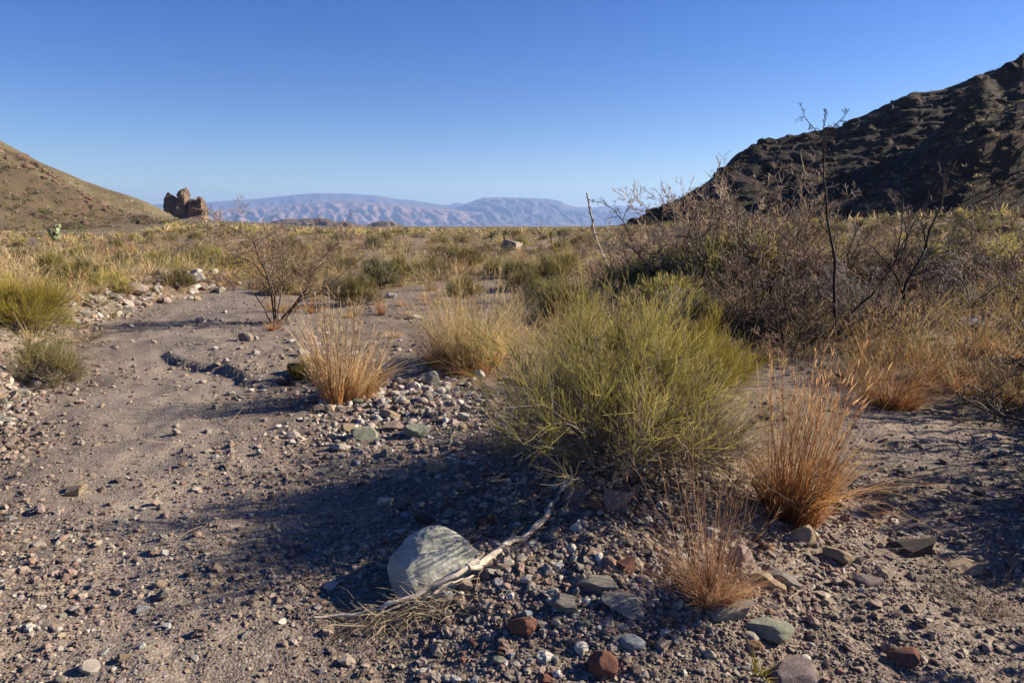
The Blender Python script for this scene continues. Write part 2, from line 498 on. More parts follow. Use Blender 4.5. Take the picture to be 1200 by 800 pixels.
# far plain: scrub too small to pick apart
n4 = noise(nt, 0.30, 8, rough=.75)
farc = ramp_of(nt, maprange(nt, n4.outputs[0], .35, .65, 0, 1), [(0.044, 0.038, 0.022), (0.091, 0.073, 0.044), (0.146, 0.114, 0.070), (0.212, 0.169, 0.114)])
cd = nt.nodes.new('ShaderNodeVectorMath'); cd.operation = 'LENGTH'; nt.links.new(tc.outputs['Object'], cd.inputs[0])
col = mixrgb(nt, 'MIX', nearcol, farc, maprange(nt, cd.outputs['Value'], 45, 110, 0, 1))
nt.links.new(col, b.inputs['Base Color'])
bh = math_(nt, 'ADD', math_(nt, 'MULTIPLY', vo.outputs['Distance'], -1.0), math_(nt, 'MULTIPLY', vo2.outputs['Distance'], -0.8))
bp = nt.nodes.new('ShaderNodeBump'); bp.inputs['Strength'].default_value = 0.7; bp.inputs['Distance'].default_value = 0.006
nt.links.new(bh, bp.inputs['Height']); nt.links.new(bp.outputs[0], b.inputs['Normal'])
g = mobj('ground', to_mesh('ground', np.stack([GX, GY, GZ], -1), Q, smooth=True, mat=gm, attrs={'veg': veg, 'track': track}))
tag(g, 'dry gravel wash and scrubby desert floor', kind='structure')

# ------------------------------------------------------------------ HILLS AND MOUNTAINS
def interp_curve(pts, px):
    p = np.array(pts, float); return np.interp(px, p[:, 0], p[:, 1])

MT = 2.5          # the far ranges stand this much farther off than first measured
def hill(name, crest, dc, foot_d, back_d, mat, nu=260, nv=110, amp=1.0, freq=0.06, prof=1.0, zback=-3, rough_edge=0.0, seed=0, gully=0.0, gfreq=0.02, label=None, footz=None, strata=0.0, bench=0.0, sm=True):
    x0, x1 = crest[0][0], crest[-1][0]
    U = np.linspace(x0, x1, nu)
    dcf = interp_curve(dc, U) if isinstance(dc, list) else np.full(nu, float(dc))
    fdf = interp_curve(foot_d, U) if isinstance(foot_d, list) else np.full(nu, float(foot_d))
    cy_ = interp_curve(crest, U)
    cx, cyy, cz = at_depth(U, cy_, dcf)
    az = (U - 600) / F
    nb = nv // 4
    v = np.concatenate([np.linspace(0, 1, nv), 1 + np.linspace(0, 1, nb + 1)[1:]])
    Vv, Uu = np.meshgrid(v, np.arange(nu), indexing='ij')
    D = np.where(Vv <= 1, fdf[None, :] + (dcf - fdf)[None, :] * Vv, dcf[None, :] + (back_d - dcf)[None, :] * (Vv - 1))
    kx = cx / cyy
    X = kx[None, :] * D; Y = D
    gzf = (gz(X, Y, False) - 2.0 if footz is None else np.full(X.shape, float(footz)))
    tt = np.clip(Vv, 0, 1) ** prof
    if bench: tt = tt + bench * np.sin(2 * np.pi * tt) * 0.16
    Z = gzf + (cz[None, :] - gzf) * tt
    Z = np.where(Vv > 1, cz[None, :] + (zback - cz[None, :]) * (Vv - 1) ** 1.3, Z)
    wgt = np.sin(np.pi * np.clip(Vv, 0, 1)) ** 0.6 * (Vv <= 1) + rough_edge * sstep(0.55, 1.0, Vv) * (Vv < 1.3)
    nz = fbm2(X * freq, Y * freq, 5, seed, 0.55)
    rid = 1 - np.abs(fbm2(X * freq * 1.7, Y * freq * 1.7, 4, seed + 9)) * 2
    Z = Z + amp * wgt * (nz + 0.5 * rid * (rough_edge > 0))
    if gully:
        gfreq = gfreq * (2.0 if gully > 20 else 1.0)
        gx = X * gfreq + 0.35 * Y * gfreq
        gg = np.abs(fbm2(gx + 0.25 * fbm2(X * gfreq * .4, Y * gfreq * .4, 3, seed + 3), Y * gfreq * 0.22, 4, seed + 5, .6))
        Z = Z - gully * np.maximum(0.0, 0.42 - gg) * (.6 if gully > 20 else 1.6) * np.sin(np.pi * np.clip(Vv, 0, 1)) ** 0.7 * (Vv <= 1)
    if strata:
        st = 2.2
        Z = Z + strata * wgt * (np.floor(Z / st + nz) - (Z / st + nz)) * (fbm2(X * .03, Y * .03, 2, seed + 4) > -0.1)
    i2 = np.arange(len(v) - 1)[:, None] * nu + np.arange(nu - 1)[None, :]
    Qh = np.stack([i2, i2 + 1, i2 + nu + 1, i2 + nu], -1).reshape(-1, 4)
    o = mobj(name, to_mesh(name, np.stack([X, Y, Z], -1), Qh, smooth=sm, mat=mat))
    tag(o, label, kind='structure')
    return np.stack([X, Y, Z], -1)[:nv]

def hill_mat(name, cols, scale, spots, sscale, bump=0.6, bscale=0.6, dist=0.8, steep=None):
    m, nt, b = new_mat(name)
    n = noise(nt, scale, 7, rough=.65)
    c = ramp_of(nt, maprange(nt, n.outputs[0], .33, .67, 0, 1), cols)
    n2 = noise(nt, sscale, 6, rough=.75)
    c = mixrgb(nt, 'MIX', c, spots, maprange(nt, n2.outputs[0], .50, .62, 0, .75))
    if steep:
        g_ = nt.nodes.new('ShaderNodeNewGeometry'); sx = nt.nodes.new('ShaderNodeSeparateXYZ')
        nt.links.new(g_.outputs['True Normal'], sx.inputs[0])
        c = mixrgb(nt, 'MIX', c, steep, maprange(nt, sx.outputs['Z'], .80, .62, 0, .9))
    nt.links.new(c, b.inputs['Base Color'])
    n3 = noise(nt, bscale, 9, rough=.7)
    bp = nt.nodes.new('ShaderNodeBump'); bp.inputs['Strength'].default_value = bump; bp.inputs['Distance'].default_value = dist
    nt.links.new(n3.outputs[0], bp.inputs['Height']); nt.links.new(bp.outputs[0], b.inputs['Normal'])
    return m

HM_left = hill_mat('brown_hillside', [(0.049, 0.033, 0.019), (0.077, 0.055, 0.033), (0.109, 0.084, 0.048)], .05, (0.071, 0.070, 0.033), .9, steep=(0.082, 0.049, 0.029))
HM_pale = hill_mat('pale_hillside', [(0.077, 0.058, 0.033), (0.120, 0.095, 0.055), (0.169, 0.139, 0.084)], .06, (0.062, 0.057, 0.027), .8)
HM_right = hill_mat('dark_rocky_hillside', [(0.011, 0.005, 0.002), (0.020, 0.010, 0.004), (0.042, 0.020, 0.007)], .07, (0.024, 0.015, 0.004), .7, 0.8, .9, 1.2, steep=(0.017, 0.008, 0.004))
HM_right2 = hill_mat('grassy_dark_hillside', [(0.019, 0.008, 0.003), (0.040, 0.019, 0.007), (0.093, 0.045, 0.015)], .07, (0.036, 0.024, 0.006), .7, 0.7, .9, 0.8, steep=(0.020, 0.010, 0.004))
HM_mtn = hill_mat('far_mountain_rock', [(0.149, 0.093, 0.072), (0.208, 0.138, 0.104), (0.275, 0.189, 0.143)], .0014, (0.119, 0.086, 0.066), .005, .6, .004, 50)
HM_mtn2 = hill_mat('far_blue_mountain', [(0.073, 0.070, 0.072), (0.102, 0.095, 0.098), (0.141, 0.132, 0.136)], .0012, (0.068, 0.070, 0.068), .004, .6, .004, 50)
HM_mesa = hill_mat('dark_mesa_rock', [(0.067, 0.047, 0.040), (0.112, 0.084, 0.067), (0.168, 0.129, 0.101)], .02, (0.056, 0.045, 0.034), .05, .5, .05, 4)

# distant ranges
hill('mountain', [(60, 250), (150, 241), (240, 237.5), (300, 233), (340, 229), (368, 226.5), (410, 227), (440, 229), (462, 233), (484, 234.5), (500, 237.5), (540, 243), (620, 256), (700, 262)], 7600 * MT, 6400 * MT, 8600 * MT, HM_mtn2, 220, 40, 25 * MT, .003 / MT, .8, -180, 0.10, 31, 150 * MT, .0035 / MT, 'far blue dome shaped range on the skyline', footz=-180)
hill('mountain', [(30, 262), (100, 252), (200, 249), (252, 246), (290, 243.5), (320, 241.5), (345, 238.5), (370, 236.5), (400, 235), (428, 236), (450, 239), (480, 241.5), (515, 244), (545, 247.5), (600, 252), (660, 259), (720, 266)], 6100 * MT, 5200 * MT, 6900 * MT, HM_mtn, 300, 60, 18 * MT, .004 / MT, .75, -180, 0.08, 32, 190 * MT, .0062 / MT, 'nearer pinkish range cut by many gullies', footz=-180)
hill('mountain', [(470, 262), (505, 245), (535, 242.5), (547, 238.5), (556, 235), (566, 231.8), (580, 231.3), (600, 231.5), (625, 232.3), (643, 233.2), (655, 235.2), (664, 239.5), (672, 242), (700, 244.5), (735, 247), (770, 249), (860, 254), (940, 264)], 6800 * MT, 5500 * MT, 7600 * MT, HM_mtn2, 300, 60, 18 * MT, .004 / MT, .72, -180, 0.07, 33, 210 * MT, .0058 / MT, 'flat topped blue mesa rising from the basin', footz=-180)
hill('mountain', [(640, 250), (690, 244), (706, 241.5), (722, 240.5), (740, 242.5), (770, 243.5), (820, 243), (900, 240), (1000, 240), (1100, 246)], 8400 * MT, 7200 * MT, 9000 * MT, HM_mtn2, 140, 30, 20 * MT, .003 / MT, .8, -180, 0.06, 34, 120 * MT, .004 / MT, 'faint blue ridge beyond the mesa', footz=-180)
hill('mountain', [(470, 246), (500, 243), (514, 240.8), (526, 240), (534, 237.6), (541, 237.9), (552, 241), (580, 245), (620, 250)], 8800 * MT, 8000 * MT, 9000 * MT, HM_mtn2, 80, 20, 10 * MT, .003 / MT, .8, -180, 0.04, 35, 50 * MT, .004 / MT, 'faintest small blue peak between dome and mesa', footz=-180)
hill('hill', [(300, 270), (312, 262.5), (320, 259.5), (331, 257.2), (342, 256.6), (352, 257.3), (357, 256.2), (372, 255.6), (384, 256.4), (394, 259.3), (406, 260), (418, 262.5), (430, 263.5), (438, 260.3), (449, 258.6), (458, 259.6), (468, 263), (480, 268)], 1500, 1330, 1700, HM_mesa, 180, 40, 5.0, .02, .8, -24, 0.25, 36, 9, .02, 'low dark mesas standing in the basin', footz=-22)

# left: pale back slope, brown front spur
LB = hill('hill', [(-420, -40), (-200, 68), (-60, 136), (0, 164.5), (25, 178), (50, 191.5), (100, 213), (140, 226), (165, 234), (188, 245), (200, 252), (220, 263), (260, 276)],
          [(-420, 170), (0, 215), (260, 250)], [(-420, 110), (0, 150), (260, 215)], 330, HM_pale, 170, 70, 1.6, .07, .9, -6, .16, 41, 1.2, .05, 'pale grassy hill slope behind the brown spur')
LF = hill('hill', [(-420, 30), (-200, 104), (-60, 156), (0, 176), (20, 183), (40, 193), (60, 205), (80, 217), (100, 231), (122, 243), (150, 251), (180, 258), (215, 266), (260, 274), (320, 284)],
          [(-420, 130), (0, 165), (320, 170)], [(-420, 60), (0, 82), (150, 100), (320, 120)], 215, HM_left, 220, 110, 1.9, .08, 1.05, -6, .40, 42, 3.2, .05, 'brown rocky hill spur sloping down to the flat')
# right: rocky back ridge, nearer slope
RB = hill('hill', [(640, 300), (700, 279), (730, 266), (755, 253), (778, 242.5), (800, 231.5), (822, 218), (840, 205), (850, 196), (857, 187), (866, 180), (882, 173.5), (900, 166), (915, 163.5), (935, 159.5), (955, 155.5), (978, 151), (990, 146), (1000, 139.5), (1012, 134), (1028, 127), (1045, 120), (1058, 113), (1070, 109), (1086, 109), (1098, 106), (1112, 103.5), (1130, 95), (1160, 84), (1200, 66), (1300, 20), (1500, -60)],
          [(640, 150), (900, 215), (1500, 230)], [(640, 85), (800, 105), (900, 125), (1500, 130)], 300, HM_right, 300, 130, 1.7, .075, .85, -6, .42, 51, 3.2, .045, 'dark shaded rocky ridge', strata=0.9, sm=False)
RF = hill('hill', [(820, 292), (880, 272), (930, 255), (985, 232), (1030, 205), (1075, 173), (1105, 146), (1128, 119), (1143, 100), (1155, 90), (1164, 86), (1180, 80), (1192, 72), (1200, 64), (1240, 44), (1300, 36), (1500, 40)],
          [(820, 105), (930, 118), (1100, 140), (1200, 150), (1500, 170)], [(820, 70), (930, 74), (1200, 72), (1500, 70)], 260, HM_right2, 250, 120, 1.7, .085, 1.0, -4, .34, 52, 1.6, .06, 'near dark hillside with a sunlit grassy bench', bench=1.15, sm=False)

# ------------------------------------------------------------------ ROCKS
def ico(sub):
    p = (1 + 5 ** .5) / 2
    V = np.array([(-1, p, 0), (1, p, 0), (-1, -p, 0), (1, -p, 0), (0, -1, p), (0, 1, p), (0, -1, -p), (0, 1, -p), (p, 0, -1), (p, 0, 1), (-p, 0, -1), (-p, 0, 1)], float)
    V = nrm(V)
    Fc = np.array([(0, 11, 5), (0, 5, 1), (0, 1, 7), (0, 7, 10), (0, 10, 11), (1, 5, 9), (5, 11, 4), (11, 10, 2), (10, 7, 6), (7, 1, 8), (3, 9, 4), (3, 4, 2), (3, 2, 6), (3, 6, 8), (3, 8, 9), (4, 9, 5), (2, 4, 11), (6, 2, 10), (8, 6, 7), (9, 8, 1)])
    for _ in range(sub):
        c = {}; V = list(V); nf = []
        def mid(a, b_):
            k = (min(a, b_), max(a, b_))
            if k not in c:
                q = V[a] + V[b_]; V.append(q / np.linalg.norm(q)); c[k] = len(V) - 1
            return c[k]
        for a, b_, d in Fc:
            x, y, z = mid(a, b_), mid(b_, d), mid(d, a)
            nf += [(a, x, z), (b_, y, x), (d, z, y), (x, y, z)]
        V = np.array(V); Fc = np.array(nf)
    return V, Fc
ICO = {k: ico(k) for k in range(5)}

def rock_verts(sub, cuts, nz=0.08, seed=0, lo=.45, hi=.85):
    r = np.random.default_rng(seed)
    V = ICO[sub][0].copy()
    for _ in range(cuts):
        n = nrm(r.normal(size=3)); d = r.uniform(lo, hi)
        s = V @ n - d
        V = V - np.maximum(s, 0)[:, None] * n
    V = V * (1 + nz * fbm3(V * 2.2 + seed, 4, seed))[:, None]
    V = V / np.abs(V).max(0)
    return V

ROCKS = []
for k in range(9):
    V = rock_verts(3 if k < 6 else 2, 11 + k % 4, .10, 100 + k)
    ROCKS.append(to_mesh('stone', V, tris=ICO[3 if k < 6 else 2][1], smooth=False))
    ROCKS[-1].materials.append(None)
ROUND = []
for k in range(3):
    V = rock_verts(3, 5, .16, 200 + k, .75, .95)
    ROUND.append(to_mesh('stone', V, tris=ICO[3][1], smooth=True)); ROUND[-1].materials.append(None)

SM = {
 'grey': rock_mat('grey_stone', [(0.125, 0.115, 0.098), (0.184, 0.169, 0.142), (0.235, 0.216, 0.183)], 4.5, .6, 16, .2, .018),
 'pale': rock_mat('pale_stone', [(0.265, 0.230, 0.183), (0.338, 0.302, 0.244), (0.411, 0.374, 0.311)], 4.5, .6, 16, .2, .018),
 'white': rock_mat('whitish_stone', [(0.353, 0.331, 0.291), (0.426, 0.403, 0.359), (0.485, 0.461, 0.406)], 4.5, .6, 16, .2, .018),
 'tan': rock_mat('tan_stone', [(0.221, 0.158, 0.095), (0.293, 0.223, 0.142), (0.353, 0.281, 0.190)], 4.5, .6, 16, .2, .018),
 'orange': rock_mat('orange_brown_stone', [(0.176, 0.094, 0.041), (0.249, 0.144, 0.068), (0.309, 0.194, 0.102)], 4.5, .6, 16, .2, .018),
 'red': rock_mat('brick_red_stone', [(0.125, 0.054, 0.037), (0.176, 0.079, 0.054), (0.228, 0.122, 0.088)], 4.5, .6, 16, .2, .018),
 'pink': rock_mat('pinkish_stone', [(0.198, 0.137, 0.112), (0.265, 0.191, 0.159), (0.316, 0.245, 0.210)], 4.5, .6, 16, .2, .018),
 'purple': rock_mat('purplish_stone', [(0.110, 0.083, 0.077), (0.158, 0.122, 0.115), (0.205, 0.169, 0.159)], 4.5, .6, 16, .2, .018),
 'green': rock_mat('greenish_grey_stone', [(0.140, 0.144, 0.105), (0.187, 0.191, 0.142), (0.235, 0.234, 0.179)], 4.5, .6, 16, .2, .018),
 'dark': rock_mat('dark_stone', [(0.041, 0.032, 0.027), (0.066, 0.054, 0.044), (0.095, 0.079, 0.068)], 4.5, .6, 16, .2, .018),
 'blue': rock_mat('bluish_grey_stone', [(0.162, 0.173, 0.183), (0.235, 0.248, 0.257), (0.330, 0.338, 0.338)], 4.5, .6, 16, .2, .018),
}
CN = {'grey': 'grey', 'pale': 'pale', 'white': 'whitish', 'tan': 'tan', 'orange': 'orange brown', 'red': 'brick red', 'pink': 'pinkish', 'purple': 'purplish', 'green': 'greenish grey', 'dark': 'dark brown', 'blue': 'bluish white'}
stone_count = 0
STONE_POS = []
def stone(px, py, wpx, hpx, colour, depth_ratio=0.8, rz=None, tilt=0.25, label=None, shape=None, rnd=False, sink=0.25, name='stone'):
    """a stone whose foot shows at (px, py + hpx/2)"""
    x, y, z = [float(q) for q in at(px, py + hpx * 0.35)]
    k = y / F
    sx, sz = wpx * k * 0.5, max(hpx * k * 0.55, wpx * k * 0.16)
    sy = sx * depth_ratio
    me = (random.choice(ROUND) if rnd else (ROCKS[shape] if shape is not None else random.choice(ROCKS)))
    o = mobj(name, me)
    o.material_slots[0].link = 'OBJECT'; o.material_slots[0].material = SM[colour]
    o.location = (x, y + sy * 0.3, z + sz * (1 - 2 * sink) * 0.9)
    o.scale = (sx * 1.06, sy, sz)
    o.rotation_euler = (random.uniform(-tilt, tilt), random.uniform(-tilt, tilt), random.uniform(-.5, .5) if rz is None else rz)
    STONE_POS.append((x, y, max(sx, sy)))
    if label: tag(o, label, 'rock', 'loose stones on the gravel'); 
    else:
        size = 'small' if wpx < 15 else ('medium' if wpx < 26 else 'large')
        shp = 'flat ' if hpx / wpx < .48 else ''
        later(o, f"{size} {shp}{CN[colour]} stone", 'rock', 'loose stones on the gravel', px, py)
    return o

# the big pale grey rock (own shape)
def hull_rock(name, pts, sub, amp, seed, mat, fr=5.0):
    import bmesh
    bm = bmesh.new()
    for p in pts: bm.verts.new(p)
    res = bmesh.ops.convex_hull(bm, input=bm.verts[:])
    bmesh.ops.delete(bm, geom=[v for v in bm.verts if not v.link_faces], context='VERTS')
    bmesh.ops.triangulate(bm, faces=bm.faces[:])
    for _ in range(sub):
        bmesh.ops.subdivide_edges(bm, edges=bm.edges[:], cuts=1, use_grid_fill=True)
        bmesh.ops.triangulate(bm, faces=bm.faces[:])
    for _ in range(1):
        bmesh.ops.smooth_vert(bm, verts=bm.verts[:], factor=0.3, use_axis_x=True, use_axis_y=True, use_axis_z=True)
    bm.normal_update()
    P = np.array([v.co for v in bm.verts]); N = np.array([v.normal for v in bm.verts])
    d = fbm3(P * fr * 2 + seed, 5, seed) + 0.6 * (1 - 2 * np.abs(fbm3(P * fr + 3.3, 3, seed + 7)))
    P = P + N * (amp * d)[:, None]
    for v, p in zip(bm.verts, P): v.co = p
    me = bpy.data.meshes.new(name); bm.to_mesh(me); bm.free()
    me.materials.append(mat); return me
bigm = rock_mat('weathered_pale_grey_rock', [(0.224, 0.219, 0.172), (0.327, 0.318, 0.258), (0.404, 0.396, 0.327)], 9, .55, 60, 0, .008)
bx_, by_, bz_ = [float(v) for v in at(506, 684)]
q = by_ / F
def bp_(px, py, dep): return ((px - 506) * q, dep, (684 - py) * q * .82)
pts = [bp_(450, 662, .03), bp_(454, 648, .05), bp_(466, 636, .12), bp_(478, 630, .14), bp_(497, 614, .13), bp_(514, 614, .12), bp_(528, 622, .13), bp_(541, 629, .12), bp_(557, 643, .09), bp_(569, 657, .06),
       bp_(566, 672, .03), bp_(492, 634, -.01), bp_(476, 652, -.06), bp_(474, 694, -.12), bp_(458, 692, -.03), bp_(452, 685, .03), bp_(498, 700, -.13), bp_(540, 660, -.03), bp_(545, 700, -.07), bp_(572, 695, .04),
       bp_(465, 690, .30), bp_(560, 690, .30), bp_(500, 640, .26), bp_(540, 655, .26), bp_(480, 730, .0), bp_(545, 725, .05), bp_(505, 730, .2)]
o = mobj('boulder', hull_rock('boulder', pts, 4, .013, 3, bigm, 7.0))
o.location = (bx_, by_ + .02, bz_ - .005)
tag(o, 'big angular pale grey rock beside the bleached branch', 'rock')
landmark('the big pale grey rock', 507, 650)

# hero stones
H = [
 (725, 586, 34, 38, 'pink', dict(label='blocky pinkish tan stone at the foot of the big yellow green bush', sink=.2)),
 (676, 580, 34, 24, 'purple', dict(label='purplish stone in the shade under the big yellow green bush')),
 (702, 592, 38, 14, 'red', dict(label='flat reddish stone under the front edge of the big bush')),
 (735, 661, 31, 24, 'red', dict(label='dark red brown angular stone left of the small pinkish grass tuft')),
 (697, 682, 62, 26, 'grey', dict(label='rough grey slab half buried in the stony bar', depth_ratio=.6)),
 (737, 706, 64, 22, 'grey', dict(label='flat grey slab in the shade below the pinkish grass tuft')),
 (707, 777, 40, 36, 'red', dict(label='rounded brick red stone at the bottom edge of the photo', rnd=True)),
 (741, 753, 34, 18, 'blue', dict(label='bluish white rounded stone above the rounded brick red one', rnd=True)),
 (777, 756, 30, 12, 'pink', dict(label='flat pink stone beside the bluish white stone')),
 (856, 712, 70, 26, 'grey', dict(label='broad grey tan slab right of the pinkish grass tuft', depth_ratio=.7)),
 (899, 734, 66, 30, 'green', dict(label='flat greenish grey slab with a clean broken front edge', depth_ratio=.75, tilt=.1)),
 (887, 756, 22, 20, 'orange', dict(label='orange brown stone in front of the greenish grey slab')),
 (927, 789, 76, 34, 'purple', dict(label='large purplish grey rock cut by the bottom edge of the photo', depth_ratio=.8)),
 (903, 679, 48, 18, 'tan', dict(label='long tan slab leaning on a grey stone', rz=-.5)),
 (918, 677, 44, 24, 'grey', dict(label='grey stone behind the long tan slab')),
 (868, 650, 30, 30, 'pink', dict(label='upright rounded pink stone right of the pinkish grass tuft', rnd=True)),
 (942, 627, 44, 26, 'tan', dict(label='tan and grey stone at the foot of the rust orange grass')),
 (981, 648, 42, 20, 'tan', dict(label='low tan stone to the right below the rust orange grass')),
 (1074, 640, 60, 24, 'dark', dict(label='dark flat slab on the open gravel at right', depth_ratio=.6)),
 (1020, 680, 42, 14, 'purple', dict(label='long low purplish stone on the gravel below the dark flat slab')),
 (1134, 664, 50, 16, 'tan', dict(label='pale tan slab near the dry brown grass clump')),
 (1190, 660, 26, 18, 'grey', dict(label='grey stone at the right edge of the photo')),
 (1065, 768, 44, 22, 'red', dict(label='dark reddish stone near the bottom right corner')),
 (610, 731, 42, 30, 'red', dict(label='reddish purple stone on the bar right of the branch debris')),
 (660, 705, 40, 24, 'grey', dict(label='pale grey broken stone at the middle of the stony bar')),
 (518, 698, 26, 18, 'blue', dict(label='bluish grey stone tucked under the bleached branch', sink=.2)),
 (545, 683, 22, 22, 'pink', dict(label='pinkish stone just right of the big pale grey rock')),
 (87, 574, 34, 14, 'tan', dict(label='flat triangular tan stone alone on the gravel at left', sink=.2)),
 (191, 697, 22, 12, 'grey', dict(label='small tilted grey slab casting a shadow on the wash', sink=.1, tilt=.5)),
 (164, 713, 20, 10, 'blue', dict(label='small bluish stone lying left of the tilted grey slab')),
 (429, 507, 36, 20, 'green', dict(label='greenish grey stone among the pale stones below the golden grass')),
 (396, 523, 30, 11, 'pale', dict(label='low whitish stone nearest the wash below the golden grass')),
 (410, 502, 22, 14, 'tan', dict(label='tan stone beside the greenish grey stone')),
 (490, 503, 38, 20, 'green', dict(label='greenish stone with tan top on the pale stone strip')),
 (462, 498, 26, 12, 'pink', dict(label='pink flat stone on the pale stone strip')),
 (455, 484, 30, 14, 'tan', dict(label='buff stone just below the golden grass')),
 (543, 487, 18, 11, 'white', dict(label='bright white stone at the left edge of the big bush')),
 (510, 546, 30, 16, 'tan', dict(label='olive tan stone in the shade left of the big bush')),
 (543, 569, 20, 13, 'grey', dict(label='grey stone in the shade left of the big bush')),
 (452, 530, 18, 12, 'grey', dict(label='grey stone at the edge of the big bush shadow')),
 (506, 443, 28, 20, 'grey', dict(label='grey stone under the pale gold clump')),
 (486, 451, 16, 14, 'white', dict(label='upright pale stone between the golden grass and the large pale tussock', tilt=.5)),
 (352, 433, 40, 26, 'dark', dict(label='dark rounded rock beside the small green plant', sink=.2)),
 (331, 447, 18, 9, 'red', dict(label='reddish stone in front of the dark rounded rock')),
 (386, 478, 20, 10, 'tan', dict(label='tan stone at the foot of the golden grass')),
 (459, 346, 14, 9, 'white', dict(label='white stone on the far gravel in mid wash')),
 (487, 371, 22, 8, 'pale', dict(label='flat pale stone left of the large pale tussock')),
 (1141, 380, 34, 16, 'white', dict(label='white flat rock among the dry grass at right', depth_ratio=.9, sink=.05)),
 (640, 583, 22, 12, 'purple', dict(label='purplish stone at the shaded front of the big bush')),
 (473, 590, 26, 14, 'purple', dict(label='purplish stone in the bush shadow above the big rock')),
 (452, 587, 22, 14, 'pale', dict(label='pale stone in the bush shadow above the big rock')),
 (498, 607, 26, 18, 'dark', dict(label='dark stone just behind the big pale grey rock')),
 (565, 610, 30, 18, 'dark', dict(label='dark reddish stone right of the big rock in shade')),
 (675, 618, 16, 11, 'white', dict(label='small white round stone at the upper end of the bleached branch', rnd=True)),
 (655, 662, 12, 14, 'white', dict(label='small upright white stone below the bleached branch')),
]
for px, py, wp, hp, c, kw in H: stone(px, py, wp, hp, c, **kw)
landmark('the greenish grey slab', 899, 734); landmark('the dark flat slab', 1074, 640); landmark('the flat tan triangular stone', 87, 574)
landmark('the rounded brick red stone', 707, 777); landmark('the dark rounded rock', 352, 433); landmark('the tilted grey slab', 191, 697)

# bank stones along the left edge of the wash, and scattered stones
def free(x, y, r):
    return all((x - a) ** 2 + (y - b) ** 2 > (r + c) ** 2 * .6 for a, b, c in STONE_POS)
n = 0
while n < 74:
    t = random.random() ** .8
    ppx, ppy = np.interp(t, np.linspace(0, 1, 8), [p[0] for p in bank_px[1:9]]), np.interp(t, np.linspace(0, 1, 8), [p[1] for p in bank_px[1:9]])
    ppx += random.uniform(-40, 14); ppy += random.uniform(-14, 4)
    if ppx < -8: continue
    wp = random.uniform(10, 20) if ppy > 400 else random.uniform(8, 15)
    x, y, z = at(ppx, ppy)
    if not free(x, y, wp * y / F * .5): continue
    stone(ppx, ppy, wp, wp * random.uniform(.5, .9), random.choice(['pale', 'pale', 'tan', 'pink', 'white', 'grey', 'tan']), sink=.25, tilt=.5); n += 1
zones = [  # x0, x1, y0, y1, count, size range, colours
 (360, 575, 435, 530, 44, (9, 18), ['pale', 'tan', 'grey', 'pink', 'white', 'green', 'purple']),
 (430, 640, 540, 640, 16, (9, 17), ['grey', 'purple', 'red', 'tan', 'pale', 'blue']),
 (520, 700, 650, 798, 34, (10, 22), ['grey', 'red', 'purple', 'pink', 'pale', 'white', 'green', 'tan', 'blue', 'dark']),
 (700, 900, 600, 798, 30, (10, 22), ['grey', 'red', 'purple', 'pink', 'pale', 'white', 'tan', 'orange', 'dark']),
 (900, 1195, 560, 798, 22, (10, 20), ['grey', 'red', 'purple', 'tan', 'dark', 'pink', 'pale']),
 (0, 200, 600, 798, 16, (10, 18), ['pale', 'grey', 'tan', 'orange', 'green', 'white']),
 (100, 420, 440, 798, 10, (9, 14), ['pale', 'grey', 'tan', 'pink', 'white']),
 (940, 1190, 490, 600, 6, (9, 14), ['grey', 'dark', 'pale', 'tan']),
]
for x0, x1, y0, y1, cnt, (a, b_), cs in zones:
    k = 0; tries = 0
    while k < cnt and tries < 4000:
        tries += 1
        ppx, ppy = random.uniform(x0, x1), random.uniform(y0, y1)
        wp = a + (b_ - a) * random.random() ** 2
        x, y, z = at(ppx, ppy)
        if not free(x, y, wp * y / F * .5): continue
        stone(ppx, ppy, wp, wp * random.uniform(.35, .85), random.choice(cs), depth_ratio=random.uniform(.6, 1.1), sink=random.uniform(.15, .35), tilt=.5, rnd=random.random() < .15); k += 1

# boulder out on the flat
x, y, z = at(600, 293)
bp2 = rock_verts(4, 12, .16, 77)
o = mobj('boulder', to_mesh('boulder', bp2, tris=ICO[4][1], smooth=False, mat=rock_mat('pale_dappled_boulder', [(.09, .078, .065), (.24, .21, .175), (.38, .34, .29)], 2.2, .8, 8, 0, .05)))
o.location = (x, y, z + .22); o.scale = (.72, .6, .40); o.rotation_euler = (0, .1, .4)
tag(o, 'pale dappled boulder out on the scrub flat below the mesa', 'rock'); landmark('the pale boulder', 600, 287)

# ------------------------------------------------------------------ ROCK TOWER
tm = rock_mat('brown_tower_rock', [(0.085, 0.060, 0.046), (0.151, 0.109, 0.085), (0.243, 0.168, 0.122)], .22, 1.0, 1.2, 0, .8)
tx, ty, tz = at_depth(219, 256, 285.0)
e = root('rock_tower', (float(tx), 285.0, 0.0))
q = 285.0 / F
tower = [(205, 243, 12, 17), (199, 247, 6, 11), (216, 236, 9.5, 16), (219, 230, 6.5, 8.5), (213, 246, 10, 14), (227, 247, 8, 15), (231, 243, 5, 14), (234, 237, 5, 8.5), (238.5, 241, 5, 9), (238, 249, 6, 12), (220, 259, 23, 10)]
for k, (px, py, wx, hz_) in enumerate(tower):
    V = rock_verts(3, 15, .20, 300 + k, .55, .92)
    V = V * np.array([wx * q, wx * q * 1.1, hz_ * q])
    V = V * (1 + .10 * fbm3(np.stack([V[:, 0] * .9, V[:, 1] * .9, V[:, 2] * .25], -1), 3, k))[:, None]
    _, _, zz = at_depth(px, py, 285.0)
    o = mobj('pinnacle', to_mesh('pinnacle', V, tris=ICO[3][1], smooth=False, mat=tm), e)
    o.location = ((px - 219) * q * 1.0, random.uniform(-2, 2), float(zz))
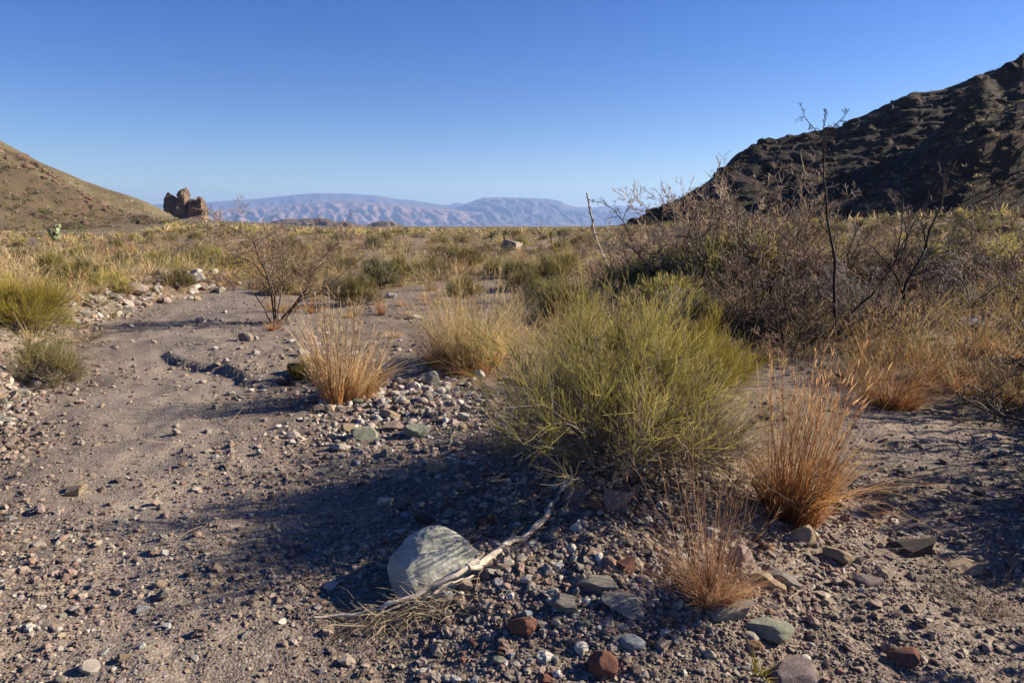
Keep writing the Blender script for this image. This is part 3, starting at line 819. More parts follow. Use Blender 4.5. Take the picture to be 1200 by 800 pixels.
tag(e, 'knobbly brown rock tower standing at the end of the hill', 'rock tower'); landmark('the rock tower', 219, 240)

# rocky outcrops on the left spur and on the right ridge
def outcrops(S, n, u0, u1, v0, v1, size, mat, desc, grp, seed):
    r = np.random.default_rng(seed)
    for k in range(n):
        i = int(r.uniform(v0, v1) * (S.shape[0] - 1)); j = int(r.uniform(u0, u1) * (S.shape[1] - 1))
        p = S[i, j]; s = r.uniform(.6, 1.3) * size
        V = rock_verts(2, 10, .22, seed * 50 + k) * np.array([1.3, 1.0, .75]) * s
        o = mobj('rock_outcrop', to_mesh('rock_outcrop', V, tris=ICO[2][1], smooth=False, mat=mat))
        o.location = p + np.array([0, 0, -.15 * s]); o.rotation_euler = (0, r.uniform(-.3, .3), r.uniform(0, 6))
        a, b_ = proj(*p)
        later(o, desc, 'rock', grp, a, b_)
om1 = rock_mat('reddish_outcrop_rock', [(0.078, 0.045, 0.030), (0.126, 0.078, 0.054), (0.175, 0.114, 0.078)], .5, .9, 2, .2, .3)
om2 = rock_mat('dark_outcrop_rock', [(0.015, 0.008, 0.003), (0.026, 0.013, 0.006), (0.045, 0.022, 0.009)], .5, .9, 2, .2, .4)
def lf_u(px): return (px + 420) / 740.0
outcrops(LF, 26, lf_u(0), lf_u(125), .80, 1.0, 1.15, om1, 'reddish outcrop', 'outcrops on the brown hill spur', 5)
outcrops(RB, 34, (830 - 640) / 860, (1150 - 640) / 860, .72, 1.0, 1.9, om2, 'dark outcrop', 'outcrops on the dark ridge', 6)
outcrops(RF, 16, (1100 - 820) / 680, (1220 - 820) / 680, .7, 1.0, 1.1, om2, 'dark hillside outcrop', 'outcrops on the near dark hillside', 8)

# ------------------------------------------------------------------ GRAVEL (stuff)
def gravel():
    n0 = 112000
    px = rng.uniform(-140, 1340, n0)
    py = 318 + (862 - 318) * rng.uniform(0, 1, n0) ** .9
    x, y, z = at(px, py)
    inside = in_poly(x, y) | (rng.uniform(size=n0) < .22)
    patch = fbm2(x * 1.1, y * 1.1, 4, 61)
    stony = np.exp(-((x - .4) / 1.3) ** 2 - ((y - 2.9) / 1.4) ** 2) + .8 * np.exp(-((x + .9) / .9) ** 2 - ((y - 5.2) / 1.1) ** 2) + .7 * np.exp(-((x + 2.3) / .8) ** 2 - ((y - 2.7) / .9) ** 2)
    bx = np.interp(y, bank_y, bank_x); stony = stony + 1.6 * np.exp(-((x - bx + .4) / .62) ** 2)
    track = np.exp(-((x - np.interp(y, [2, 4, 6, 9, 13], [-1.35, -2.2, -3.2, -4.4, -5.2])) / (.35 + .06 * y)) ** 2)
    keep = (inside | (stony > .45)) & (rng.uniform(size=n0) < .46 + .65 * patch + .65 * stony - .04 * track * (1 - np.clip(stony, 0, 1)))
    x, y, z, stony = x[keep], y[keep], z[keep], stony[keep]
    n = len(x)
    s_px = np.exp(rng.normal(np.log(1.9 + 1.7 * np.clip(stony, 0, 1) + .8 * np.clip(patch[keep], 0, 1)), .60, n))
    s = np.clip(s_px * y / F, .004, .06) * .5
    big = s_px > 4.5
    geo = Geo()
    huge = s_px > 9
    for sel, sub in ((huge, 1), (big & ~huge, 2), (~big, 0)):
        k = int(sel.sum()); base, Fc = ICO[1 if sub == 1 else 0]
        if sub == 0:   # octahedron-like small chips
            base = np.array([(1, 0, 0), (-1, 0, 0), (0, 1, 0), (0, -1, 0), (0, 0, 1), (0, 0, -1)], float)
            Fc = np.array([(0, 2, 4), (2, 1, 4), (1, 3, 4), (3, 0, 4), (2, 0, 5), (1, 2, 5), (3, 1, 5), (0, 3, 5)])
        m = len(base)
        V = base[None] * rng.uniform(.62, 1.2, (k, m, 1)) + rng.normal(0, .12, (k, m, 3))
        if sub:
            for _ in range(4 if sub == 1 else 2):
                nn = nrm(rng.normal(size=(k, 1, 3))); d = rng.uniform(.45, .8, (k, 1))
                V = V - np.maximum((V * nn).sum(-1) - d, 0)[..., None] * nn
        V = V * np.stack([rng.uniform(.8, 1.35, k), rng.uniform(.8, 1.35, k), rng.uniform(.4, .85, k)], -1)[:, None]
        a = rng.uniform(0, 6.28, k); tx_ = rng.normal(0, .35, k)
        c, s_ = np.cos(a)[:, None], np.sin(a)[:, None]
        X = V[..., 0] * c - V[..., 1] * s_; Y = V[..., 0] * s_ + V[..., 1] * c; Z = V[..., 2]
        c, s_ = np.cos(tx_)[:, None], np.sin(tx_)[:, None]
        X, Z = X * c - Z * s_, X * s_ + Z * c
        V = np.stack([X, Y, Z], -1) * s[sel][:, None, None]
        V = V + np.stack([x[sel], y[sel], z[sel] + s[sel] * .3], -1)[:, None]
        Tr = (np.arange(k)[:, None, None] * m + Fc[None]).reshape(-1, 3)
        geo.add(V, None, Tr)
    return geo, n
PB = [(0.078, 0.058, 0.047), (0.127, 0.096, 0.077), (0.156, 0.117, 0.092), (0.141, 0.100, 0.083), (0.198, 0.151, 0.116), (0.177, 0.162, 0.133), (0.249, 0.182, 0.133), (0.213, 0.144, 0.113), (0.283, 0.230, 0.173), (0.148, 0.134, 0.116), (0.340, 0.282, 0.212), (0.191, 0.110, 0.080), (0.397, 0.358, 0.306)]
gmat = rock_mat('mixed_gravel', PB, 30, .3, 120, 0, .003, island=True)
geo, NG = gravel()
o = mobj('gravel', geo.mesh('gravel', gmat)); tag(o, 'loose multicoloured gravel covering the wash', kind='stuff')

def rubble():
    P_ = []
    for (cx_, cy_, sx, sy, n) in ((455, 452, 55, 18, 200), (330, 420, 60, 30, 90), (470, 480, 70, 34, 420), (400, 500, 40, 22, 120), (540, 560, 60, 36, 170), (640, 700, 90, 60, 420), (760, 690, 80, 60, 260), (980, 660, 110, 60, 160), (60, 700, 70, 60, 170)):
        P_.append(np.stack([rng.normal(cx_, sx, n), rng.normal(cy_, sy, n)], -1))
    tb = rng.uniform(0, 1, 520)
    P_.append(np.stack([np.interp(tb, np.linspace(0, 1, 8), [p[0] for p in bank_px[1:9]]) - rng.uniform(-8, 34, 520), np.interp(tb, np.linspace(0, 1, 8), [p[1] for p in bank_px[1:9]]) - rng.uniform(-4, 18, 520)], -1))
    P_ = np.concatenate(P_); P_ = P_[(P_[:, 1] > 395) | (P_[:, 0] < 270)]; P_ = P_[(P_[:, 1] > 322) & (P_[:, 1] < 850)]
    x, y, z = at(P_[:, 0], P_[:, 1]); k = len(x)
    s = np.exp(rng.normal(np.log(6.5), .38, k)) * y / F * .5
    B, Fc = ICO[1]; V = np.repeat(B[None], k, 0)
    for _ in range(7):
        nn = nrm(rng.normal(size=(k, 1, 3))); d = rng.uniform(.42, .8, (k, 1))
        V = V - np.maximum((V * nn).sum(-1) - d, 0)[..., None] * nn
    V = V * np.stack([rng.uniform(.8, 1.5, k), rng.uniform(.8, 1.2, k), rng.uniform(.45, .95, k)], -1)[:, None]
    a = rng.uniform(0, 6.28, k); c, s_ = np.cos(a)[:, None], np.sin(a)[:, None]
    V = np.stack([V[..., 0] * c - V[..., 1] * s_, V[..., 0] * s_ + V[..., 1] * c, V[..., 2]], -1) * s[:, None, None] + np.stack([x, y, z + s * .22], -1)[:, None]
    g1 = Geo(); g1.add(V, None, (np.arange(k)[:, None, None] * len(B) + Fc[None]).reshape(-1, 3)); return g1
RB_COL = [(.17, .15, .13), (.30, .265, .22), (.24, .18, .155), (.36, .32, .265), (.14, .115, .11), (.30, .235, .165), (.20, .205, .175), (.42, .385, .335), (.17, .095, .075), (.27, .215, .195), (.46, .43, .39)]
tag(mobj('rubble', rubble().mesh('rubble', rock_mat('mixed_pale_rubble', RB_COL, 30, .5, 90, 0, .004, island=True))), 'angular pale rubble strewn along the stony bar', kind='stuff')

# ------------------------------------------------------------------ PLANT PROTOTYPES (lists of part name, mesh, sub parts)
def grass(n, h, r0, spread, lean=(0, 0), w=.003, mat='gold', stalks=0, sh=1.3, droop=.35, K=5, smat=None):
    nb = max(7, n // 13); ib = rng.integers(0, nb, n)
    ab = rng.uniform(0, 6.28, nb); rb = r0 * np.sqrt(rng.uniform(0, 1, nb))
    spb = spread * np.abs(rng.normal(0, .62, nb)) + .25 * spread * rb / r0; Lb = h * rng.uniform(.42, 1.05, nb); drb = np.abs(rng.normal(.6, .5, nb))
    a = ab[ib]; r = rb[ib]
    p0 = np.stack([r * np.cos(a) + rng.normal(0, r0 * .10, n), r * np.sin(a) + rng.normal(0, r0 * .10, n), np.zeros(n) - .01], -1)
    a2 = (ab + rng.normal(0, .5, nb))[ib] + rng.normal(0, .22, n); sp = spb[ib] * rng.uniform(.7, 1.3, n) + .05
    d = np.stack([np.cos(a2) * sp + lean[0], np.sin(a2) * sp + lean[1], np.ones(n)], -1) + rng.normal(0, .07, (n, 3))
    L = Lb[ib] * rng.uniform(.35, 1.1, n)
    hor = np.stack([np.cos(a2), np.sin(a2), -np.ones(n) * .55], -1) * (droop * drb[ib] * rng.uniform(.5, 1.5, n) * L)[:, None]
    t = np.linspace(0, 1, K)[None, :, None]
    P = p0[:, None] + nrm(d)[:, None] * L[:, None, None] * t + hor[:, None] * t ** 2.2
    P = P + rng.normal(0, .014, P.shape) * t * h
    W = w * rng.uniform(.6, 1.4, n)[:, None] * np.linspace(1, .2, K)[None]
    g1 = Geo(); ribbon_geo(g1, P, W)
    out = [('blades', g1.mesh('blades', M[mat]))]
    if stalks:
        a = rng.uniform(0, 6.28, stalks); r = r0 * .8 * np.sqrt(rng.uniform(0, 1, stalks))
        p0 = np.stack([r * np.cos(a), r * np.sin(a), np.zeros(stalks)], -1)
        sp = spread * rng.uniform(.05, .75, stalks)
        d = np.stack([np.cos(a) * sp + lean[0], np.sin(a) * sp + lean[1], np.ones(stalks)], -1)
        P = paths(p0, d, h * sh * rng.uniform(.65, 1.05, stalks), 6, .05, -.02)
        g2 = Geo(); tube_geo(g2, P, taper(max(w * .42, .0013), max(w * .22, .0008), stalks, 6))
        hp, hr = offshoots(P, taper(w, w, stalks, 6), 6, .55, 1, .35, .10, .6, 3, .1, .0)
        ribbon_geo(g2, hp, np.broadcast_to(np.array([w * .8, w * 1.1, w * .2]), hp.shape[:2]), t0=.6)
        out.append(('seed_stalks', g2.mesh('seed_stalks', M[smat or mat])))
    return out

def broom(h, wd, nprim=60, m1=5, m2=9, green='green', wood='twig', low=.15, grn=1.0, gw=.0016, wr=.0032, lift=.25, tipL=.30, leaf=3, lobes=0):
    """fountain shaped shrub of fine stems: grey wood below, green stems above"""
    a = rng.uniform(0, 6.28, nprim); ct = rng.uniform(low, 1, nprim); st = np.sqrt(1 - ct ** 2)
    d = np.stack([st * np.cos(a), st * np.sin(a), ct], -1)
    env = 1 / np.sqrt((st / (wd / 2)) ** 2 + (ct / h) ** 2) * (1 + .42 * fbm2(np.cos(a) * 2.2 + 9 * ct, np.sin(a) * 2, 2, int(rng.integers(999))))
    if lobes:
        la = rng.uniform(0, 6.28, lobes); lc = rng.uniform(.15, .98, lobes); ls = np.sqrt(1 - lc ** 2)
        ld = np.stack([ls * np.cos(la), ls * np.sin(la), lc], -1)
        cl = np.exp(-(1 - d @ ld.T) / .09) * rng.uniform(.6, 1.0, lobes)[None]
        env = env * (.52 + .62 * cl.max(1))
    p0 = d * .04 * np.array([1.5, 1.5, .2]) ; p0[:, 2] -= .02
    dd = d.copy(); dd[:, 2] += .05
    P0 = paths(p0, dd, env * .62, 6, .10, .03)
    R0 = taper(wr * rng.uniform(.7, 2.2, nprim), wr * .5, nprim, 6)
    P1, R1 = offshoots(P0, R0, m1, .35, 1.0, .45, .45, .75, 5, .10, .05, up=.12)
    P2, R2 = offshoots(P1, R1, m2, .15, 1.0, .45, 1.0, .7, 4, .11, .05, up=lift, spread=.5)
    # even out the length of the green stems
    ln = np.linalg.norm(P2[:, -1] - P2[:, 0], axis=1)
    tgt = tipL * h * rng.uniform(.55, 1.15, len(ln))
    P2 = P2[:, :1] + (P2 - P2[:, :1]) * (tgt / np.maximum(ln, 1e-4))[:, None, None]
    n2 = len(P2)
    gw_ = Geo(); tube_geo(gw_, P0, R0, 4, 0, .6); tube_geo(gw_, P1, R1, 3, .3, 1)
    k = int(n2 * grn)
    sel = np.argsort(P2[:, 0, 2] + rng.normal(0, .15 * h, n2))[::-1]
    sg, sw = sel[:k], sel[k:]
    gg = Geo(); ribbon_geo(gg, P2[sg], taper(gw * 2.2, gw * 1.0, len(sg), 4))
    Lp, Lr = offshoots(P2[sg], taper(gw, gw, len(sg), 4), leaf, .2, 1.0, .45, .30, 1, 2, .12, .04, up=.12)
    ribbon_geo(gg, Lp, np.broadcast_to(np.array([gw * 1.6, gw * .5]), Lp.shape[:2]), t0=.4)
    if len(sw): tube_geo(gw_, P2[sw], taper(gw * .8, gw * .4, len(sw), 4), 3)
    return [('woody_stems', gw_.mesh('woody_stems', M[wood], True)), ('foliage', gg.mesh('foliage', M[green], True))]

def twiggy(h, wd, n0=7, m=(7, 6, 4), bark='midtwig', fine='browntwig', r0=.014, leaves=0, lmat='olive', low=.35, wob=.22, fr=.0012, up=.06):
    a = rng.uniform(0, 6.28, n0) ; ct = rng.uniform(low, .98, n0); st = np.sqrt(1 - ct ** 2)
    d = np.stack([st * np.cos(a), st * np.sin(a), ct], -1)
    env = 1 / np.sqrt((st / (wd / 2)) ** 2 + (ct / h) ** 2) * rng.uniform(.75, 1.05, n0)
    p0 = np.stack([np.cos(a) * .05, np.sin(a) * .05, np.full(n0, -.03)], -1)
    P0 = paths(p0, d, env * .85, 9, wob * .6, .02); R0 = taper(r0, r0 * .3, n0, 9)
    gt, gc = Geo(), Geo()
    tube_geo(gt, P0, R0, 5)
    P1, R1 = offshoots(P0, R0, m[0], .18, .97, .75, .48, .6, 7, wob, up * .5, up=up)
    tube_geo(gc, P1, R1, 4)
    P2, R2 = offshoots(P1, R1, m[1], .15, 1, .75, .5, .6, 5, wob, up * .4, up=up); R2 = np.maximum(R2, fr)
    tube_geo(gc, P2, R2, 3)
    if len(m) > 2:
        P3, R3 = offshoots(P2, R2, m[2], .1, 1, .7, .55, .7, 3, wob, 0, up=up); tube_geo(gc, P3, np.maximum(R3, fr * .8), 3)
        P2 = np.concatenate([P2[:, [0, 2, 4]], P3])
    out = [('trunk', gt.mesh('trunk', M[bark], True)), ('twigs', gc.mesh('twigs', M[fine], True))]
    if leaves:
        idx = rng.integers(0, len(P2), leaves); t = rng.uniform(0, .999, leaves) * (P2.shape[1] - 1)
        k = t.astype(int); f = (t - k)[:, None]
        p = P2[idx, k] * (1 - f) + P2[idx, k + 1] * f
        C = paths(p, rng.normal(size=(leaves, 3)) + np.array([0, 0, .5]), .035 * h ** .5, 3, .1)
        gl = Geo(); ribbon_geo(gl, C, np.broadcast_to(np.array([.006, .012, .003]) * h ** .5, (leaves, 3)))
        out.append(('foliage', gl.mesh('foliage', M[lmat])))
    return out

def yucca(h, n=90, L=.5, trunk=True):
    a = rng.uniform(0, 6.28, n); ct = rng.uniform(-.45, 1, n); st = np.sqrt(1 - ct ** 2)
    d = np.stack([st * np.cos(a), st * np.sin(a), ct], -1)
    p0 = np.zeros((n, 3)); p0[:, 2] = h - .05 + .08 * ct
    P = paths(p0 + d * .04, d, L * rng.uniform(.75, 1.1, n), 4, .03, -.03)
    g1 = Geo(); ribbon_geo(g1, P, np.broadcast_to(np.array([.03, .034, .024, .003]), (n, 4)))
    out = [('foliage', g1.mesh('foliage', M['yucca']))]
    if trunk:
        g2 = Geo(); P = paths(np.array([[0, 0, -.05]]), np.array([[.05, 0, 1.]]), h, 6, .04); tube_geo(g2, P, taper(.11, .09, 1, 6), 8)
        out.append(('trunk', g2.mesh('trunk', M['browntwig'], True)))
    return out

def pad_mesh(k):
    V, Fc = ICO[2]
    V = V.copy() * np.array([.09, .018, .115]); V[:, 0] *= 1 + .25 * (V[:, 2] / .115)
    V[:, 2] += .11
    return to_mesh('pad', V, tris=Fc, smooth=True, mat=M['cactus'])
PAD = pad_mesh(0)
def prickly(name, x, y, z, s, n, label=None, px=None, py=None):
    e = root(name, (x, y, z), random.uniform(0, 6), s)
    base = []
    for k in range(n):
        o = mobj('pad', PAD, e)
        if k < max(3, n // 3) or not base:
            a = random.uniform(0, 6.28); r = random.uniform(.02, .28)
            o.location = (r * math.cos(a), r * math.sin(a), -.02); o.rotation_euler = (random.uniform(-.5, .5), random.uniform(-.5, .5), random.uniform(0, 3.1))
        else:
            b0 = random.choice(base)
            mt = Euler(b0.rotation_euler).to_matrix()
            o.location = Vector(b0.location) + mt @ Vector((random.uniform(-.05, .05), 0, .19))
            o.rotation_euler = (b0.rotation_euler[0] + random.uniform(-.5, .5), b0.rotation_euler[1] + random.uniform(-.7, .7), b0.rotation_euler[2] + random.uniform(-.6, .6))
        base.append(o)
    if label: tag(e, label, 'cactus', 'prickly pears on the flat')
    return e

def plant(name, proto, px, py, s=1.0, rz=None, label=None, cat='shrub', group=None, desc=None, pos=None, off=0.0):
    if pos is None:
        x, y, z = [float(v) for v in at(px, py)]
    else:
        x, y, z = pos
    e = root(name, (x, y, z + off), random.uniform(0, 6.28) if rz is None else rz, s)
    for pn, me in proto:
        mobj(pn, me, e, 'stuff')
    if label: tag(e, label, cat, group)
    else: later(e, desc, cat, group, px, py)
    return e

# ---- hero plants
plant('broom_shrub', broom(1.18, 2.75, 160, 8, 8, 'green', 'greywood', .02, .42, .0015, .0036, .12, .19, 4, 9), 724, 531, 1, 0, 'largest yellow green broom bush with bare grey stems below, centre of the bar', 'shrub', 'yellow green broom shrubs')
landmark('the big yellow green bush', 715, 470)
plant('broom_shrub', broom(.92, 1.0, 60, 6, 12, 'lime', 'twig', .2, .85, .0014, .003, .3, .28), 822, 462, 1, 1, 'brighter green broom bush rising behind the big yellow green bush', 'shrub', 'yellow green broom shrubs')
plant('broom_shrub', broom(.85, .8, 50, 6, 9, 'green', 'greywood', .2, .75, .0014, .003, .3, .26), 700, 455, 1, 2, 'olive broom bush partly hidden at the back of the big yellow green bush', 'shrub', 'yellow green broom shrubs')
plant('bunch_grass', grass(760, .82, .13, .36, (.13, 0), .0044, 'rust', 80, 1.15, .34), 928, 606, 1, 0, 'tall rust orange bunch grass leaning right beside the big bush', 'grass clump', 'bunch grass clumps')
landmark('the tall rust orange grass', 930, 540)
plant('bunch_grass', grass(900, .38, .08, .62, (0, 0), .0024, 'pinkstraw', 44, 1.75, .3, 5), 827, 702, 1, 0, 'small pinkish tuft with long thin seed stalks in front of the big bush', 'grass clump', 'bunch grass clumps')
landmark('the pinkish grass tuft', 827, 660)
plant('bunch_grass', grass(900, .60, .15, .8, (0, 0), .004, 'rust', 36, 1.1, .5), 1046, 476, 1, 0, 'rounded rust brown bunch grass at the edge of the dry thicket', 'grass clump', 'bunch grass clumps')
landmark('the rounded rust brown grass', 1046, 440)
plant('bunch_grass', grass(640, .95, .13, .36, (.04, 0), .0055, 'orangestraw', 60, 1.05, .30), 398, 470, 1, 0, 'golden bunch grass standing beside the wash right of the small green plant', 'grass clump', 'bunch grass clumps')
plant('bunch_grass', grass(240, .62, .13, .6, (.28, 0), .005, 'orangestraw', 20, 1.15, .4), 425, 466, 1, 0, 'leaning golden grass on the right flank of the golden bunch grass', 'grass clump', 'bunch grass clumps')
landmark('the golden bunch grass', 410, 410)
plant('bunch_grass', grass(1500, 1.0, .28, .55, (.02, 0), .0046, 'tussock', 60, 1.05, .22), 556, 426, 1, 0, 'large pale straw tussock with an orange base between golden grass and big bush', 'grass clump', 'bunch grass clumps')
plant('bunch_grass', grass(700, .88, .2, .5, (-.12, 0), .0042, 'gold', 50, 1.1, .3), 532, 434, 1, 0, 'gold grass at the front left of the large pale straw tussock', 'grass clump', 'bunch grass clumps')
plant('bunch_grass', grass(300, .4, .3, .8, (.1, 0), .004, 'rust', 0, 1.1, .5), 580, 442, 1, 0, 'low rusty grass under the large pale straw tussock', 'grass clump', 'bunch grass clumps')
landmark('the large pale tussock', 565, 385)
plant('broom_shrub', broom(.30, .40, 30, 4, 8, 'lime', 'twig', .2, .95, .0022, .002, .3, .45), 368, 446, 1, 0, 'small green plant tucked between dark rock and golden grass', 'shrub', 'yellow green broom shrubs')
plant('broom_shrub', broom(.62, 1.0, 50, 5, 10, 'olive', 'twig', .2, .85, .0026, .003, .3, .34), 418, 357, 1, 0, 'rounded green broom bush beyond the golden grass at the wash edge', 'shrub', 'yellow green broom shrubs')
landmark('the rounded green bush by the wash', 418, 338)
plant('bunch_grass', grass(160, .38, .07, .5, (0, 0), .005, 'rust', 10, 1.2, .3), 447, 369, 1, 0, 'small upright reddish grass tuft alone on the far gravel', 'grass clump', 'bunch grass clumps')
# left bank
plant('broom_shrub', broom(.85, 1.6, 70, 6, 9, 'lime', 'twig', .10, .75, .0020, .003, .25, .40, 3, 6), 18, 388, 1, 0, 'bright yellow green broom bush on the bank at the left edge of the photo', 'shrub', 'yellow green broom shrubs')
plant('broom_shrub', broom(.55, .85, 44, 6, 8, 'olive', 'greywood', .02, .55, .0018, .003, .10, .40, 3, 5), 62, 448, 1, 0, 'low yellow green bush hanging over the bank with drooping grey twigs', 'shrub', 'yellow green broom shrubs')
landmark('the bank bush', 45, 400)
plant('bunch_grass', grass(320, .42, .28, .9, (.1, 0), .004, 'greystraw', 0, 1.1, .8), 18, 438, 1, 0, 'grey drooping grass on the bank under the yellow green bush', 'grass clump', 'bunch grass clumps')
plant('bunch_grass', grass(500, .55, .25, .7, (.15, 0), .004, 'straw', 20, 1.2, .6), 50, 372, 1, 0, 'pale straw grass hanging over the bank beside the yellow green bush', 'grass clump', 'bunch grass clumps')
plant('bunch_grass', grass(400, .38, .25, .8, (.2, 0), .004, 'greystraw', 10, 1.2, .8), 92, 398, 1, 0, 'grey straw tuft on the face of the stony cut bank', 'grass clump', 'bunch grass clumps')
plant('bunch_grass', grass(260, .16, .12, 1.1, (-.2, 0), .0028, 'greystraw', 14, 1.6, .8), 1140, 703, 1, 0, 'low dry brown tuft lying on the gravel at right', 'grass clump', 'bunch grass clumps')
landmark('the low dry brown tuft', 1140, 700)
plant('bunch_grass', grass(90, .10, .03, .5, (0, 0), .003, 'lime', 0, 1, .3), 886, 790, 1, 0, 'tiny green grass sprig in front of the greenish grey slab', 'grass clump', 'bunch grass clumps')
plant('bunch_grass', grass(160, .20, .25, 1.3, (.4, -.1), .0022, 'rust', 0, 1, .9), 985, 596, 1, 0, 'thin rusty grass spilling over the gravel right of the tall rust clump', 'grass clump', 'bunch grass clumps')
plant('bunch_grass', grass(260, .22, .30, 1.3, (.1, 0), .0026, 'greystraw', 0, 1, .9), 1030, 560, 1, 0, 'wispy grey grass spread flat on the gravel behind the dark slab', 'grass clump', 'bunch grass clumps')

# the leafless shrub in the wash (its own branches)
def px_path(pts, Y, x0, y0, z0, dy=None):
    out = []
    for i, (a, b_) in enumerate(pts):
        yy = Y + (dy[i] if dy else 0)
        X, _, Z = at_depth(a, b_, yy); out.append((float(X) - x0, yy - y0, float(Z) - z0))
    return np.array(out)
def resample(P, K, jit=.008):
    s = np.concatenate([[0], np.cumsum(np.linalg.norm(np.diff(P, axis=0), axis=1))])
    t = np.linspace(0, s[-1], K)
    Q_ = np.stack([np.interp(t, s, P[:, i]) for i in range(3)], -1)
    Q_[1:-1] += rng.normal(0, jit, (K - 2, 3)) * s[-1] ** .5
    return Q_
def drawn_tree(name, base_px, base_py, limbs, m, bark, fine, r, label, cat, group=None, wob=.2, fr=.0014, lr=.42, K=12, angle=.7, t0=.3, up=.05):
    x0, y0, z0 = [float(v) for v in at(base_px, base_py)]
    e = root(name, (x0, y0, z0))
    allP, allR = [], []
    for pts, rs, dy in limbs:
        P = resample(px_path(pts, y0, x0, y0, z0, dy), K)
        Rr = np.linspace(rs[0], rs[1], K)[None] * r
        gt = Geo(); tube_geo(gt, P[None], Rr, 6)
        mobj('limb' if allP else 'trunk', gt.mesh('limb', M[bark], True), e)
        allP.append(P); allR.append(Rr[0])
    P0, R0 = np.stack(allP), np.stack(allR)
    gc = Geo()
    P1, R1 = offshoots(P0, R0, m[0], t0, 1, angle, lr, .55, 7, wob, .0, up=up); R1 = np.maximum(R1, fr); tube_geo(gc, P1, R1, 4)
    P2, R2 = offshoots(P1, R1, m[1], .15, 1, .7, .5, .65, 5, wob, 0, up=up); tube_geo(gc, P2, np.maximum(R2, fr), 3)
    if len(m) > 2 and m[2]:
        P3, R3 = offshoots(P2, R2, m[2], .1, 1, .7, .5, .7, 3, wob, 0, up=up); tube_geo(gc, P3, np.maximum(R3, fr * .8), 3)
    mobj('crown', gc.mesh('crown', M[fine], True), e, 'stuff')
    tag(e, label, cat, group)
    return e
drawn_tree('bare_shrub', 322, 378, [
    ([(322, 382), (318, 340), (308, 312), (296, 282), (280, 270), (262, 264)], (1, .35), [0, -.1, -.2, -.3, -.4, -.5]),
    ([(323, 381), (322, 350), (314, 330), (298, 308), (284, 303), (272, 298)], (.9, .3), [0, .0, .1, .2, .3, .4]),
    ([(326, 382), (345, 356), (360, 340), (364, 318), (380, 300), (398, 284)], (1, .3), [0, -.1, -.2, -.1, .1, .2]),
    ([(328, 382), (350, 352), (374, 345), (394, 328), (412, 310)], (.9, .25), [0, .1, .2, .2, .3]),
    ([(322, 382), (330, 345), (332, 318), (334, 296), (338, 270)], (.7, .25), [0, .2, .3, .4, .4]),
    ([(320, 382), (304, 352), (290, 338), (276, 330), (262, 322)], (.6, .2), [0, -.2, -.3, -.4, -.5]),
    ], (15, 8, 5), 'midtwig', 'browntwig', .020, 'leafless brown shrub with spreading limbs standing alone in the wash', 'shrub', fr=.0028, lr=.42)
landmark('the leafless shrub in the wash', 322, 330)
plant('bunch_grass', grass(300, .42, .2, .6, (0, 0), .005, 'gold', 14, 1.2, .4), 330, 366, 1, 0, 'straw grass growing around the foot of the leafless shrub in the wash', 'grass clump', 'bunch grass clumps')
plant('bunch_grass', grass(160, .26, .08, .5, (0, 0), .005, 'rust', 0, 1.2, .3), 322, 386, 1, 0, 'small rust tuft at the base of the leafless shrub', 'grass clump', 'bunch grass clumps')
plant('bunch_grass', grass(160, .36, .1, .6, (0, 0), .005, 'rust', 6, 1.2, .3), 366, 366, 1, 0, 'rusty tuft just right of the leafless shrub', 'grass clump', 'bunch grass clumps')

# tall black snags on the right
drawn_tree('bare_tree', 977, 398, [
    ([(977, 402), (979, 330), (977, 290), (968, 235), (966, 200), (966, 172), (960, 155), (944, 139)], (1, .22), None),
    ([(966, 190), (967, 168), (978, 148), (996, 127)], (.40, .16), None),
    ([(966, 176), (964, 160), (966, 142), (968, 128)], (.32, .14), None),
    ([(977, 396), (992, 372), (1018, 350), (1036, 328), (1052, 300), (1066, 272)], (.75, .2), [0, -.1, -.2, -.3, -.4, -.4]),
    ([(977, 398), (990, 385), (1010, 372), (1040, 366)], (.5, .2), [0, -.2, -.4, -.6]),
    ([(977, 398), (962, 380), (945, 368), (926, 352)], (.5, .2), [0, -.1, -.2, -.3]),
    ], (9, 6, 5), 'darktwig', 'darktwig', .022, 'tallest black leafless tree with a thin forked top against the dark ridge', 'tree', 'leafless trees in the dry thicket', fr=.0022, lr=.18, wob=.22, t0=.35)
landmark('the tall black leafless tree', 977, 330)
drawn_tree('bare_tree', 1046, 378, [
    ([(1046, 382), (1058, 345), (1072, 315), (1086, 290), (1092, 262), (1104, 240), (1106, 205)], (1, .25), [0, .1, .1, .2, .2, .3, .3]),
    ([(1058, 345), (1048, 318), (1030, 296), (1008, 276)], (.5, .15), [.1, 0, -.1, -.2]),
    ([(1074, 312), (1098, 292), (1122, 284), (1148, 290)], (.5, .15), [.1, .2, .3, .4]),
    ([(1086, 290), (1080, 262), (1084, 240)], (.4, .15), [.2, .2, .2]),
    ], (10, 7, 5), 'darktwig', 'midtwig', .028, 'dark crooked leafless tree right of the tall black one', 'tree', 'leafless trees in the dry thicket', fr=.0022, lr=.24)
drawn_tree('bare_tree', 1108, 358, [
    ([(1108, 362), (1118, 338), (1132, 322), (1146, 308), (1156, 303)], (1, .3), None),
    ([(1118, 338), (1108, 318), (1098, 306)], (.5, .2), None)], (9, 6, 4), 'darktwig', 'midtwig', .022, 'short dark leafless snag leaning right over dry grass', 'tree', 'leafless trees in the dry thicket', fr=.002)
